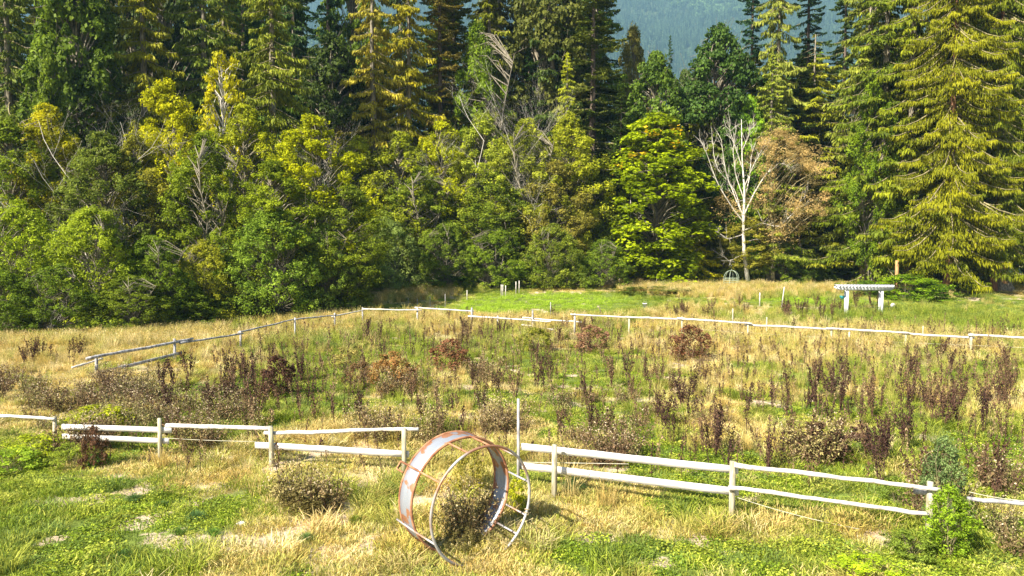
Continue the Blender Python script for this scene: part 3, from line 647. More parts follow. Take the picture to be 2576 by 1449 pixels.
for ch in list(o.children):
    if ch.name.startswith('trunk'): bpy.data.objects.remove(ch)
    else: ch.parent = e; ch.scale = (.85, .85, .42); ch.location = (.3, .8, 1.4); ch.name = 'lower_foliage'
bpy.data.objects.remove(o)
bare(228, 200, 59.5, 21, 'dead grey tree with forked bare branches at the left, taller of two', .8, nch=5, r0=.09)
bare(275, 230, 58.5, 22, 'dead pale tree with one straight stem just right of the forked dead tree', .6, nch=4, r0=.10)
bare(330, 280, 57.5, 23, 'dead tree with a bent leaning branch left of the yellow-green tree', 1.0, nch=4, r0=.07)
bare(115, 758, 46.5, 24, 'small pale dead sapling standing before the dark shrubs at left', .45, nch=4, depth=3, r0=.04)
bare(1215, 165, 72, 25, 'cluster of bare leaning grey stems above the middle of the wood', .7, nch=5, r0=.09)
bare(1300, 110, 78, 26, 'bare upright pale stems left of the dark tiered fir', .28, nch=5, r0=.09)
bare(1345, 95, 79, 27, 'thin bare stems just left of the dark tiered fir', .25, nch=6, r0=.08)
bare(1365, 470, 64.5, 28, 'thin straight pale trunk standing in front of the middle trees', .3, nch=3, depth=2, r0=.06)
bare(830, 250, 71, 29, 'bare thin pale twigs above the yellow-green dome shaped tree', .5, nch=6, r0=.06)
bare(1555, 300, 73, 30, 'bare leaning snag in front of the dark small fir', .6, nch=3, depth=3, r0=.06)
bare(2020, 200, 89, 31, 'dead silver snag just left of the bare topped cedar', .3, nch=4, depth=2, r0=.12)

# ------------------------------------------------------------------ the hillside far behind
def hz(x, y):
    return -6+np.maximum((y-1400)*.69, 0)*(.86+.14*smooth((x+1800)/2400))+300*(fbm(x*.0016+4, y*.0016, 3)-.5)*smooth((y-1400)/800)
hm = noisemat('hillside_forest_floor', (.02, .035, .015), (.06, .08, .03), .02, bump=0)
sheet('hillside', np.linspace(-3600, 3600, 120), np.linspace(1380, 3760, 70), hz, hm)
def fartree(name, seed, w, conic=True):
    r = np.random.default_rng(seed); mb = MB(); n_ = 46
    if conic:
        z = 1-np.sqrt(r.random(n_))*.95; a = r.random(n_)*6.283; q = w*(1-z)*.9
        A = np.stack([q*.2*np.cos(a), q*.2*np.sin(a), z+.05], 1); B = np.stack([q*np.cos(a), q*np.sin(a), z-.10], 1)
        strips(mb, A, B, .10, .03, np.stack([-np.sin(a), np.cos(a), 0*a], 1), np.clip(r.normal(.5, .2, n_), 0, 1))
        tube(mb, [(0, 0, -.1), (0, 0, .5), (0, 0, 1.02)], [w*.35, w*.2, .002], 5, .4, cap=False)
    else:
        d = nrm(r.normal(size=(70, 3))); leaves(mb, d*[.28, .28, .36]+[0, 0, .5], d, .22, .2, np.clip(r.normal(.5, .2, 70), 0, 1), r=r)
    return mb.build(name, M['farleaf'], link=False)
fp = [fartree('far_conifer_piece', 300+i, .16+.03*i) for i in range(3)]+[fartree('far_leafy_piece', 310+i, .3, False) for i in range(2)]
n_ = 52000; y = 1800+(3720-1800)*rng.random(n_); x = (rng.random(n_)*2-1)*.85*y; kk = (np.abs(x) < 3500); x, y = x[kk], y[kk]; n_ = len(x)
z = hz(x, y); s = 24+18*rng.random(n_); pk = np.where(fbm(x*.002, y*.002, 3)+rng.normal(0, .05, n_) > .60, 3+rng.integers(0, 2, n_), rng.integers(0, 3, n_)); s = np.where(pk > 2, s*.8, s)
C = np.where((pk > 2)[:, None], np.array([.08, .13, .045]), np.array([.045, .075, .035]))*(.5+1.0*rng.random((n_, 1)))
scatter('hillside_forest', np.stack([x, y, z], 1), rng.random(n_)*6.28, s, C, fp, pk, 'hazy blue-green forest covering the distant hillside', 'forest')

# ------------------------------------------------------------------ fences
def plane_hit(px, py, A, B):
    d = ray(px, py); o = Vector((0, 0, CAM_H)); ab = (B-A); nx, ny = -ab.y, ab.x
    t = ((A.x-o.x)*nx+(A.y-o.y)*ny)/(d.x*nx+d.y*ny); return o+d*t
class Line:
    def __init__(s, pts): s.p = [(px, base(px, Y)) for px, Y in pts]
    def at(s, px, py, off=0):
        for (a, A), (b, B) in zip(s.p, s.p[1:]):
            if px <= b or b == s.p[-1][0]: break
        p = plane_hit(px, py, A, B); d = (B-A); nn_ = Vector((d.y, -d.x, 0)).normalized()
        if nn_.y > 0: nn_ = -nn_
        return p+nn_*off
def pole(mb, A, B, r0, r1, seed, wob=.03, k=8, knots=True):
    r = np.random.default_rng(seed); n_ = 14; A = np.array(tuple(A)); B = np.array(tuple(B)); L = np.linalg.norm(B-A)
    t = np.linspace(0, 1, n_); c = A+(B-A)*t[:, None]; s = r.random(2)*6
    c[:, 2] += wob*(np.sin(t*L*(.7+.5*r.random())+s[0])+.45*np.sin(t*L*(1.7+r.random())+s[1]))*.6*np.sin(np.pi*t)**.3+r.normal(0, .006, n_)
    rr = (r0+(r1-r0)*t)*(1+r.normal(0, .07, n_)); tube(mb, c, rr, k)
def plankm(mb, A, B, h, th, seed=0):
    A = np.array(tuple(A)); B = np.array(tuple(B)); d = B-A; X_ = d/2; nh = nrm(np.array([d[1], -d[0], 0.])); up = nrm(np.cross(nh, d));
    if up[2] < 0: up = -up
    r = np.random.default_rng(seed); n_ = 9; t = np.linspace(0, 1, n_); V = []
    for q in t:
        c = A+d*q+up*r.normal(0, .003); hh = h/2*(1+r.normal(0, .03)); V += [c+nh*th/2+up*hh, c-nh*th/2+up*hh, c-nh*th/2-up*hh, c+nh*th/2-up*hh]
    Q = [(i*4+j, i*4+(j+1) % 4, i*4+4+(j+1) % 4, i*4+4+j) for i in range(n_-1) for j in range(4)]+[(3, 2, 1, 0), (n_*4-4, n_*4-3, n_*4-2, n_*4-1)]
    mb.add(V, Q)
def part(mb, name, mat, parent, smooth_=True, label=None):
    o = mb.build(name, M[mat], None, smooth_=smooth_); o.parent = parent
    if label: o['label'] = label
    o.location = -parent.location; return o
def fence(name, label, line, posts, rails, wires=()):
    p0 = line.p[0][1]; root = empty(name, p0, 0, label, 'fence'); root.location = p0
    for i, q in enumerate(posts):
        px, top, r_, mt = q[:4]; a = line.at(px, top, 0); zb = float(gz(a.x, a.y))-.25; mb = MB(); ln = (q[4] if len(q) > 4 else 0)
        tube(mb, [(a.x-ln, a.y, zb), (a.x-ln*.5, a.y, (zb+a.z)/2), (a.x, a.y, a.z)], [r_*1.12, r_*1.05, r_*.95], 10); part(mb, 'post', mt, root)
    for i, q in enumerate(rails):
        kd, x0, y0, x1, y1, s_, off, mt = q; A = line.at(x0, y0, off); B = line.at(x1, y1, off); mb = MB()
        if kd == 'pole': pole(mb, A, B, s_*1.06, s_*.9, 5000+i+int(x0))
        else: plankm(mb, A, B, s_, .035, i)
        part(mb, 'rail', mt, root, kd == 'pole')
    for i, (x0, y0, x1, y1, sag) in enumerate(wires):
        A = line.at(x0, y0, -.06); B = line.at(x1, y1, -.06); mb = MB(); t = np.linspace(0, 1, 9)
        tube(mb, [tuple(A+(B-A)*float(q)-Vector((0, 0, sag*4*q*(1-q)))) for q in t], .006, 4); part(mb, 'wire', 'wire', root)
    return root
NL = Line([(-60, 20.4), (137, 19.57), (401, 18.8), (681, 18.05), (1016, 17.4), (1090, 17.2)])
fence('rail_fence', 'near pale rail fence left of the rusty ring, with round top poles and flat boards', NL,
      [(137, 1048, .055, 'post'), (401, 1052, .055, 'post'), (681, 1074, .065, 'post', -.02), (1016, 1078, .06, 'post')],
      [('pole', -60, 1041, 143, 1053, .05, .07, 'pole'), ('plank', 150, 1075, 427, 1084, .155, -.075, 'plank'), ('plank', 152, 1099, 420, 1112, .15, -.075, 'plank'),
       ('pole', 412, 1073, 678, 1079, .062, -.10, 'pole'), ('pole', 660, 1092, 1049, 1082, .052, -.10, 'pole'), ('plank', 638, 1121, 1026, 1145, .17, -.075, 'plank')],
      [(410, 1103, 640, 1112, .02)])
NR = Line([(1303, 16.35), (1395, 15.72), (1843, 14.4), (2340, 13.18), (2700, 12.4)])
fence('rail_fence', 'near white board and pole fence right of the rusty ring', NR,
      [(1304, 1003, .035, 'oldwood'), (1395, 1118, .065, 'post'), (1843, 1160, .062, 'post'), (2340, 1211, .06, 'post'), (2690, 1240, .06, 'post')],
      [('plank', 1306, 1125, 1857, 1185, .165, -.08, 'plank'), ('plank', 1303, 1173, 1858, 1241, .165, -.08, 'plank'),
       ('pole', 1847, 1167, 2362, 1229, .048, .10, 'pole'), ('pole', 1833, 1222, 2333, 1289, .046, .10, 'pole'), ('pole', 2436, 1256, 2720, 1288, .045, -.10, 'oldwood'), ('plank', 2300, 1238, 2345, 1243, .10, -.07, 'oldwood')],
      [(1304, 1164, 1580, 1169, .0), (1855, 1254, 2170, 1335, .05), (2440, 1240, 2600, 1264, .03)])
FL = Line([(120, 29.8), (242, 31.9), (440, 36), (605, 41), (742, 46.5), (912, 54), (1050, 54), (1187, 53.4), (1200, 53.2)])
fence('rail_fence', 'far weathered pole fence on the left that bends back up to the clearing', FL,
      [(242, 893, .07, 'oldwood'), (439, 852, .07, 'oldwood'), (605, 832, .06, 'oldwood'), (742, 799, .06, 'oldwood'), (842, 787, .06, 'oldwood'), (912, 773, .06, 'oldwood'), (1050, 772, .07, 'oldwood'), (1187, 774, .09, 'oldwood')],
      [('pole', 185, 925, 262, 902, .05, -.1, 'pole'), ('pole', 214, 902, 482, 852, .075, .1, 'oldwood'), ('plank', 236, 940, 453, 887, .16, .12, 'oldwood'), ('pole', 448, 863, 608, 838, .055, .12, 'oldwood'), ('pole', 603, 836, 745, 803, .05, -.1, 'oldwood'),
       ('pole', 738, 804, 843, 792, .05, .1, 'oldwood'), ('pole', 838, 797, 916, 780, .05, -.1, 'pole'), ('pole', 910, 777, 1062, 780, .055, .1, 'pole'), ('pole', 1043, 774, 1191, 783, .06, -.1, 'pole')])
FR = Line([(1175, 52.9), (1583, 47.6), (2443, 39.4), (2800, 36.8)])
fence('rail_fence', 'far pale pole fence running from the clearing to the right edge', FR,
      [(1252, 794, .06, 'oldwood'), (1340, 780, .07, 'oldwood'), (1446, 788, .07, 'oldwood'), (1583, 795, .07, 'post'), (1716, 796, .06, 'post'), (1882, 812, .06, 'post'), (2092, 824, .06, 'post'), (2279, 834, .06, 'post'), (2443, 838, .08, 'post'), (2620, 844, .07, 'post')],
      [('pole', 1179, 795, 1387, 809, .06, .1, 'pole'), ('pole', 1313, 799, 1462, 811, .055, -.1, 'pole'), ('pole', 1313, 817, 1400, 829, .05, .1, 'pole'), ('pole', 1436, 790, 1602, 799, .055, .1, 'pole'), ('pole', 1573, 798, 1722, 804, .065, -.1, 'pole'),
       ('pole', 1704, 800, 1892, 814, .065, .1, 'pole'), ('pole', 1873, 817, 2092, 829, .065, -.1, 'pole'), ('pole', 2078, 826, 2288, 837, .06, .1, 'pole'), ('pole', 2270, 839, 2452, 850, .065, -.1, 'pole'), ('pole', 2435, 842, 2780, 858, .06, .1, 'pole')],
      [(1720, 826, 2278, 862, .02), (2279, 862, 2443, 869, .0), (2443, 869, 2700, 880, .0)])

# ------------------------------------------------------------------ rusty ring feeder lying on its edge
def ring_feeder():
    Rr = 1.11; yaw = rad(38); ax = Vector((math.sin(yaw), -math.cos(yaw), 0)); u = Vector((math.cos(yaw), math.sin(yaw), 0)); tilt = rad(2)
    c = base(1129, 13.25); root = empty('ring_feeder', c, 0, 'rusty steel ring cattle feeder standing on its edge in the grass by the fence gap', 'feeder')
    cc = c+Vector((0, 0, Rr-.06)); up = (Vector((0, 0, 1))+ax*math.sin(tilt)).normalized(); ax2 = u.cross(up); ax2 = ax2 if ax2.dot(ax) > 0 else -ax2
    def pt(a, s, r_=Rr): return cc+ax2*s+u*(r_*math.cos(a))+up*(r_*math.sin(a))
    n_ = 96; mb = MB()       # the wide sheet band
    V = []; w_ = .44
    for i in range(n_):
        a = i*2*math.pi/n_
        for (s, r_) in ((0, Rr+.004), (w_*.33, Rr-.008), (w_*.66, Rr-.008), (w_, Rr+.004), (w_, Rr-.004), (w_*.66, Rr-.016), (w_*.33, Rr-.016), (0, Rr-.004)): V.append(tuple(pt(a, s, r_)))
    Q = [(i*8+j, i*8+(j+1) % 8, ((i+1) % n_)*8+(j+1) % 8, ((i+1) % n_)*8+j) for i in range(n_) for j in range(8)]
    mb.add(V, Q); part(mb, 'sheet_band', 'rust_sheet', root)
    for s, mt, r_, nm in ((0, 'rust', .024, 'rim'), (w_, 'rust', .026, 'rim'), (1.12, 'pipe', .026, 'top_pipe')):
        mb = MB(); a = np.linspace(0, 2*math.pi, 97); tube(mb, [tuple(pt(q, s, Rr+.0)) for q in a], r_, 8, cap=False); part(mb, nm, mt, root)
    for deg, s0, mt in ((205, -.25, 'pipe'), (146, -.28, 'rust'), (108, w_, 'rust'), (82, w_, 'rust'), (46, w_, 'pipe'), (12, w_, 'pipe'), (-22, -.05, 'pipe'), (-42, w_, 'pipe'), (240, w_, 'rust'), (280, w_, 'rust')):
        mb = MB(); a = rad(deg); tube(mb, [tuple(pt(a, s0, Rr+.02)), tuple(pt(a, w_, Rr+.02)), tuple(pt(a, 1.12, Rr+.0))], .020, 6); part(mb, 'strut', mt, root)
    mb = MB(); a = rad(146); b_ = rad(154); tube(mb, [tuple(pt(a, -.28, Rr+.02)), tuple(pt(b_, -.30, Rr+.02)), tuple(pt(b_, -.05, Rr+.02))], .018, 6); part(mb, 'hook', 'rust', root)
    mb = MB()
    for q in (-.30, -.36): tube(mb, [tuple(pt(q, 1.06)), tuple(pt(q+.03, 1.18, Rr+.03)), tuple(pt(q+.02, 1.12, Rr-.06)), tuple(pt(q-.02, 1.05, Rr+.03))], .010, 5)
    part(mb, 'rope_tie', 'fluff', root)
ring_feeder()

# ------------------------------------------------------------------ white arbor with rafters
def arbor():
    b = base(2174, 60); b.z = float(gz(b.x, b.y)); root = empty('garden_arbor', b, rad(-9), 'white garden arbor with a row of grey topped rafters, standing in weeds', 'arbor')
    H = 2.25
    def pt(mb, nm, mt): o = mb.build(nm, M[mt], root); return o
    for x in (-1.42, 1.42):
        for y in (-.28, .28):
            mb = MB(); box(mb, (x, y, H/2-.2), (.085, 0, 0), (0, .085, 0), (0, 0, H/2+.17)); pt(mb, 'post', 'whitewood')
    for y in (-.40, .40):
        mb = MB(); prof = [(-2.35, .30), (2.35, .30), (2.35, .22), (2.05, 0), (-2.05, 0), (-2.35, .22)]
        V = [(x, y+s, H-.05+z) for s in (-.03, .03) for x, z in prof]
        mb.add(V, [(0, 3, 4, 5), (0, 1, 2, 3), (6, 11, 10, 9), (6, 9, 8, 7)]+[(i, (i+1) % 6, 6+(i+1) % 6, 6+i)[::-1] for i in range(6)]); pt(mb, 'beam', 'whitewood')
    for i in range(17):
        x = -2.2+4.4*i/16; mb = MB(); box(mb, (x, 0, H+.34), (.045, 0, 0), (0, .72, 0), (0, 0, .09)); box(mb, (x, 0, H+.437), (.052, 0, 0), (0, .73, 0), (0, 0, .006), 1)
        mb.build('rafter', [M['whitewood'], M['greytop']], root)
    # hanging basket
    hb = base(2120, 60.6); hb.z = b.z+1.55; e = empty('hanging_basket', hb, 0, 'teal plastic hanging plant basket under the left end of the white arbor', 'basket')
    mb = MB(); a = np.linspace(0, 6.283, 17)[:-1]; V = []; pr = [(.10, -.16), (.20, -.02), (.23, .12), (.215, .12), (.18, 0)]
    for q in a:
        for r_, z in pr: V.append((r_*math.cos(q), r_*math.sin(q), z))
    k = len(pr); mb.add(V, [(i*k+j, ((i+1) % 16)*k+j, ((i+1) % 16)*k+j+1, i*k+j+1) for i in range(16) for j in range(k-1)]); mb.build('pot', M['teal'], e, True)
    mb = MB()
    for q in (0, 2.1, 4.2): tube(mb, [(.22*math.cos(q), .22*math.sin(q), .12), (0, 0, .62)], .008, 4)
    tube(mb, [(0, 0, .6), (0, 0, .78)], .01, 4); mb.build('hanger', M['wire'], e)
arbor()

# ------------------------------------------------------------------ small things
def lump(name, px, Y, size, mt, label, cat, z=0, seed=1):
    b = base(px, Y); r = np.random.default_rng(seed); mb = MB(); n1, n2 = 14, 9; V = []
    for i in range(n2):
        ph = -math.pi/2+math.pi*i/(n2-1)
        for j in range(n1):
            th = j*2*math.pi/n1; q = 1+.30*(vn(th*1.3+seed, ph*1.7+3)-.5); V.append((size[0]*q*math.cos(ph)*math.cos(th), size[1]*q*math.cos(ph)*math.sin(th), size[2]*q*math.sin(ph)))
    Q = [(i*n1+j, i*n1+(j+1) % n1, (i+1)*n1+(j+1) % n1, (i+1)*n1+j) for i in range(n2-1) for j in range(n1)]
    mb.add(V, Q); o = mb.build(name, M[mt], None, True); o.location = b+Vector((0, 0, size[2]*.4+z)); o.rotation_euler = (.1, .2, seed); return tag(o, label, cat)
lump('boulder', 2248, 63.5, (.26, .22, .30), 'stone', 'pale white boulder behind the right end of the arbor', 'rock', .1)
p = G(595, 1320); lump('stone', 595, p.y, (.12, .10, .05), 'stone', 'small flat pale stone lying in the foreground grass beside a tuft', 'rock', seed=3)
p = G(1622, 776); e = empty('bucket', p, 0, 'white plastic bucket standing in dry grass near the clearing', 'bucket'); mb = MB(); a = np.linspace(0, 6.283, 17)[:-1]; V = []
pr = [(.001, 0.0), (.17, 0.0), (.21, .44), (.225, .44), (.225, .48), (.20, .48), (.16, .03)]
for q in a:
    for r_, z in pr: V.append((r_*math.cos(q), r_*math.sin(q), z))
k = len(pr); mb.add(V, [(i*k+j, ((i+1) % 16)*k+j, ((i+1) % 16)*k+j+1, i*k+j+1) for i in range(16) for j in range(k-1)]); mb.build('pail', M['plastic'], e)
mb = MB(); tube(mb, [(.22*math.cos(q), 0, .46+.18*math.sin(q)) for q in np.linspace(0, 3.14, 9)], .008, 4); mb.build('handle', M['wire'], e)
# wire arch trellis
p = base(1840, 79); e = empty('wire_trellis', p, 0, 'thin domed wire trellis standing in the dry grass left of the bare tree trunk', 'trellis')
hh = P(1840, 680, 79).z-p.z; rr = .86; mb = MB()
for yaw in (0, 1.05, 2.09):
    cx, sx = math.cos(yaw)*rr, math.sin(yaw)*rr
    pts = [(-cx, -sx, 0)]+[(-cx*math.cos(q), -sx*math.cos(q), hh-rr*1.0+rr*1.0*math.sin(q)) for q in np.linspace(0, math.pi, 15)]+[(cx, sx, 0)]
    tube(mb, pts, .028, 5)
mb.build('frame_bars', M['wirearch'], e); mb = MB()
for z in (hh-rr-.05, hh-rr-.28, .6): tube(mb, [(rr*math.cos(q), rr*math.sin(q), z) for q in np.linspace(0, 6.283, 21)], .022, 5, cap=False)
mb.build('hoops', M['wirearch'], e)
mb = MB(); tube(mb, [(0, 0, hh), (0, 0, hh+.15)], [.05, .02], 6); mb.build('finial', M['wirearch'], e)
# stakes and lone posts
def stake(px, top, basey, w_, mt, label, lean=0, group=None, Y=None, name='stake', cat='stake'):
    p = G(px, basey) if Y is None else base(px, Y); h = max(P(px, top, p.y).z-p.z, .4); mb = MB()
    tube(mb, [(0, 0, -.2), (lean*.5, 0, h*.5), (lean, 0, h)], [w_, w_*.95, w_*.85], 6)
    o = mb.build(name, M[mt], None, True); o.location = p; return tag(o, label, cat, group)
stake(1175, 730, 758, .05, 'palebark', 'white based stake with dark red top at the back left of the clearing')
mb = MB(); 
for (px, t, b_) in ((1261, 716, 745), (1265, 716, 745), (1272, 718, 747), (1298, 708, 740), (1306, 706, 738)):
    stake(px, t, b_, .055, 'palebark', 'thin pale stake in the loose row at the back of the clearing', group='thin pale stakes behind the clearing')
for (px, t, b_) in ((1082, 746, 775), (1120, 739, 775), (1027, 750, 772), (1050, 752, 775)):
    stake(px, t, b_, .03, 'oldwood', 'thin grey garden stake in dry grass left of the clearing', group='thin grey stakes left of the clearing')
stake(1965, 722, 782, .05, 'palebark', 'leaning white stake in the dry weeds between trellis and arbor', .25)
stake(1911, 736, 770, .06, 'palebark', 'short pale post behind the leaning white stake')
stake(1845, 776, 812, .05, 'post', 'short pale post right behind the far pole fence, left of two', Y=50)
stake(1931, 798, 830, .06, 'post', 'short pale post right behind the far pole fence, right of two', Y=47)
stake(2326, 820, 868, .05, 'post', 'thin pale post just behind the far pole fence near the right edge', Y=43)
stake(2140, 835, 860, .05, 'palebark', 'thin pale stake below the far pole fence under the arbor', Y=43)
stake(1515, 772, 800, .05, 'bark', 'short dark leaning stick at the right end of the clearing', -.25)
stake(1385, 760, 800, .04, 'oldwood', 'thin grey stake at the near side of the clearing')
stake(2256, 655, 730, .19, 'orangewood', 'orange-brown cut wooden post rising behind the shrub right of the arbor', Y=73, name='cut_post', cat='post')
stake(2467, 681, 722, .42, 'oldwood', 'old dark grey stump left of the wide old trunk', Y=79, name='tree_stump', cat='stump')
# wide buttressed trunk
p = base(2508, 77); e = empty('old_tree', p, 0, 'wide old buttressed tree trunk with orange rot patch at the right', 'tree'); mb = MB(); V = []; n1 = 28; lv = [(-.3, 1.75), (.0, 1.6), (.6, 1.30), (1.4, 1.08), (2.6, .92), (4.5, .84), (9, .75), (22, .5)]
for z, r_ in lv:
    for j in range(n1):
        th = j*2*math.pi/n1; q = r_*(1+(.16 if z < 5 else .06)*math.sin(th*6+z*.2)*max(.25, 1-z/6)+.05*math.sin(th*11)); V.append((q*math.cos(th)+z*.02, q*math.sin(th), z))
mb.add(V, [(i*n1+j, i*n1+(j+1) % n1, (i+1)*n1+(j+1) % n1, (i+1)*n1+j) for i in range(len(lv)-1) for j in range(n1)]); mb.build('trunk', M['graybark'], e, True)
mb = MB(); V = []
for i, z in enumerate(np.linspace(.7, 2.6, 8)):
    w2 = .34*math.sin(math.pi*(i+.7)/8.4)+.05
    r_ = np.interp(z, [q[0] for q in lv], [q[1] for q in lv])*1.17
    for a in (-w2, -w2*.4, w2*.4, w2): th = -math.pi/2-.1+a*.8+.1*math.sin(z*3); V.append((r_*math.cos(th)+z*.02, r_*math.sin(th), z))
mb.add(V, [(i*4+j, i*4+j+1, i*4+5+j, i*4+4+j) for i in range(7) for j in range(3)]); mb.build('rot_patch', M['orangewood'], e, True)

# ------------------------------------------------------------------ weeds of the paddock
def dock(seed, ns, h, spread):
    r = np.random.default_rng(seed); mb = MB()
    for i in range(ns):
        a = r.random()*6.283; hh_ = h*(.65+.45*r.random()); ln = spread*(.2+.8*r.random())*hh_; d = np.array([math.cos(a), math.sin(a), 0]); b0 = d*.05*r.random()
        s = np.linspace(0, 1, 5); pts = b0+d*(ln*s**1.4)[:, None]+np.stack([0*s, 0*s, hh_*s], 1); tube(mb, pts, [.009, .008, .007, .005, .003], 4, .4, 1, False)
        m = int(42*hh_); q = .45+.55*r.random(m); c = np.array([np.interp(q, s, pts[:, k]) for k in range(3)]).T; wd = .032*np.sin(np.pi*np.clip((q-.40)/.62, 0.05, .97))+.012
        c += r.normal(0, 1, (m, 3))*wd[:, None]*[1, 1, .5]; leaves(mb, c, r.normal(size=(m, 3)), .085, .035, r.random(m), D=r.normal(0, .4, (m, 3))+[0, 0, 1], r=r)
        m = 4; q = .1+.4*r.random(m); c = np.array([np.interp(q, s, pts[:, k]) for k in range(3)]).T; leaves(mb, c, r.normal(size=(m, 3)), .13, .035, r.random(m), D=r.normal(0, 1, (m, 3))-[0, 0, .5], r=r)
    return mb
def thistle(seed, ns, h, w_, fl=.8):
    r = np.random.default_rng(seed); mb = MB()
    for i in range(ns):
        a = r.random()*6.283; q0 = w_*.5*math.sqrt(r.random()); hh_ = h*(.6+.45*r.random()); d = np.array([math.cos(a), math.sin(a), 0])
        s = np.linspace(0, 1, 4); pts = d*(q0*.4+q0*.8*s)[:, None]+np.stack([0*s, 0*s, hh_*s], 1)+r.normal(0, .015, (4, 3)); tube(mb, pts, [.008, .006, .005, .003], 3, .5, 1, False)
        m = 26; q = .15+.8*r.random(m); c = np.array([np.interp(q, s, pts[:, k]) for k in range(3)]).T+r.normal(0, .05, (m, 3)); leaves(mb, c, r.normal(size=(m, 3)), .085, .03, r.random(m), r=r)
        m = 1+int(3*r.random()*fl); c = pts[-1]+r.normal(0, .06, (m, 3))-[0, 0, .02]; leaves(mb, c, r.normal(size=(m, 3)), .045, .035, .5+0*c[:, 0], mi=2, r=r); leaves(mb, c, r.normal(size=(m, 3)), .045, .035, .5+0*c[:, 0], mi=2, r=r)
    return mb
DK = [dock(400+i, 1+int(i*1.6), 1.05+.05*i, .10+.06*i) for i in range(6)]; DKm = [None]*6
TS = [thistle(420+i, 12+6*i, .85+.1*i, .75+.28*i) for i in range(4)]; TSm = [None]*4
def weed(kind, i, loc, s, color, label, group, sz=None):
    L_, Mm, nm = (DK, DKm, 'dead_dock_plant') if kind == 'dock' else (TS, TSm, 'seeding_thistle_plant')
    if Mm[i] is None: o = L_[i].build(nm, [M['dead'], M['weedstem'], M['fluff']], None); Mm[i] = o.data
    else: o = bpy.data.objects.new(nm, Mm[i]); col.objects.link(o)
    o.location = loc-Vector((0, 0, .03)); o.scale = (s, s, sz or s); o.rotation_euler = (rng.normal(0, .06), rng.normal(0, .06), rng.random()*6.28); o.color = (*color, 1); return tag(o, label, 'weed', group)
DKC = [(.06, .032, .022), (.048, .027, .02), (.08, .045, .028), (.13, .08, .042)]
def field(px0, px1, py0, py1, n_, kind, label, group, smin=.8, smax=1.15, idx=None):
    for i in range(n_):
        px = px0+(px1-px0)*rng.random(); py = py0+(py1-py0)*rng.random(); p = G(px, py)
        k = int(rng.integers(0, 6 if kind == 'dock' else 4)) if idx is None else int(rng.choice(idx)); c = DKC[rng.integers(0, 4)] if kind == 'dock' else [(.17, .12, .055), (.13, .09, .045), (.21, .19, .07)][rng.integers(0, 3)]
        weed(kind, k, p, smin+(smax-smin)*rng.random(), c, label, group)
field(1360, 2560, 950, 1120, 118, 'dock', 'dead dark brown dock stalks scattered over the right half of the paddock', 'dock stalks in the right half of the paddock', .55, 1.15)
field(2200, 2600, 960, 1300, 24, 'dock', 'dead dark brown dock stalks crowding the right edge of the paddock', 'dock stalks at the right edge', .7, 1.1)
field(1740, 2060, 1130, 1230, 12, 'dock', 'dead dark dock stalks just behind the near white fence', 'dock stalks behind the near fence')
field(640, 1360, 870, 1070, 46, 'dock', 'dead brown dock stalks scattered over the middle of the paddock', 'dock stalks in the middle of the paddock', .7, 1.05)
field(560, 760, 940, 1060, 22, 'dock', 'dead dark dock stalks in the thick clump left of the green patch', 'dock stalks in the left clump', .8, 1.15)
field(1650, 2240, 768, 815, 46, 'dock', 'dead dark dock stalks in the band in front of the white arbor', 'dock stalks before the arbor', .9, 1.3)
field(880, 1560, 800, 870, 38, 'dock', 'dead brown dock stalks along the far fence', 'dock stalks along the far fence', .8, 1.1)
field(2280, 2560, 900, 960, 12, 'dock', 'dead dock stalks in the dry grass below the far fence at right', 'dock stalks below the far fence')
field(60, 210, 900, 935, 10, 'dock', 'dead dark dock stalks in the golden grass at the left', 'dock stalks in the golden grass', .9, 1.2)
field(400, 640, 950, 1080, 16, 'dock', 'dead brown dock stalks right of the dark thistle patch', 'dock stalks by the thistle patch', .9, 1.2)
TG = 'thistles gone to seed'
field(-30, 440, 965, 1095, 50, 'thistle', 'brown thistle with pale seed fluff in the dense dark patch at the left', 'thistles in the dense left patch', .65, 1.25, [0, 1, 2])
field(440, 640, 1000, 1110, 12, 'thistle', 'brown thistle with pale fluff between dock stalks left of the middle', 'thistles left of the middle', .8, 1.1)
field(2330, 2600, 1180, 1330, 8, 'thistle', 'brown thistle with pale fluff at the right edge behind the fence', 'thistles at the right edge', .9, 1.2)
field(2480, 2600, 1330, 1420, 3, 'thistle', 'dark brown thistle in the lower right corner', 'thistles in the lower right corner', .7, 1.0)
field(1400, 1650, 1000, 1180, 14, 'thistle', 'brown thistle in the paddock right of the tall stake', 'thistles right of the tall stake', .7, 1.0, [0, 1])
for (px, py, n_, wx, lab) in ((955, 1105, 5, 60, 'brown fluffy thistle in the clump behind the left near fence'), (1262, 1090, 7, 70, 'brown fluffy thistle in the clump left of the tall stake'), (1072, 1110, 3, 22, 'small fluffy thistle right of the end of the left fence'),
                              (800, 1270, 6, 110, 'brown fluffy thistle in the big clump left of the ring feeder'), (1165, 1335, 4, 60, 'brown fluffy thistle growing inside the ring feeder'), (2060, 1150, 5, 90, 'dark thistle beside the big brown bush right of the middle'), (520, 1120, 6, 60, 'thistle standing behind the gap in the left near fence'), (230, 1130, 6, 50, 'dark weed stalks growing through the left board fence'),
                              (1530, 1150, 4, 40, 'small brown thistle right of the tall stake, just behind the fence'), (1000, 1000, 5, 60, 'brown thistle below the orange-brown bush pair'), (1220, 960, 4, 40, 'brown thistle right of the orange-brown bushes')):
    for i in range(n_):
        p = G(px+rng.normal(0, wx*.5), py+rng.normal(0, 9)); weed('thistle', int(rng.integers(0, 4)), p, .8+.35*rng.random(), [(.19, .14, .06), (.15, .10, .05), (.26, .22, .08)][rng.integers(0, 3)], lab, lab)

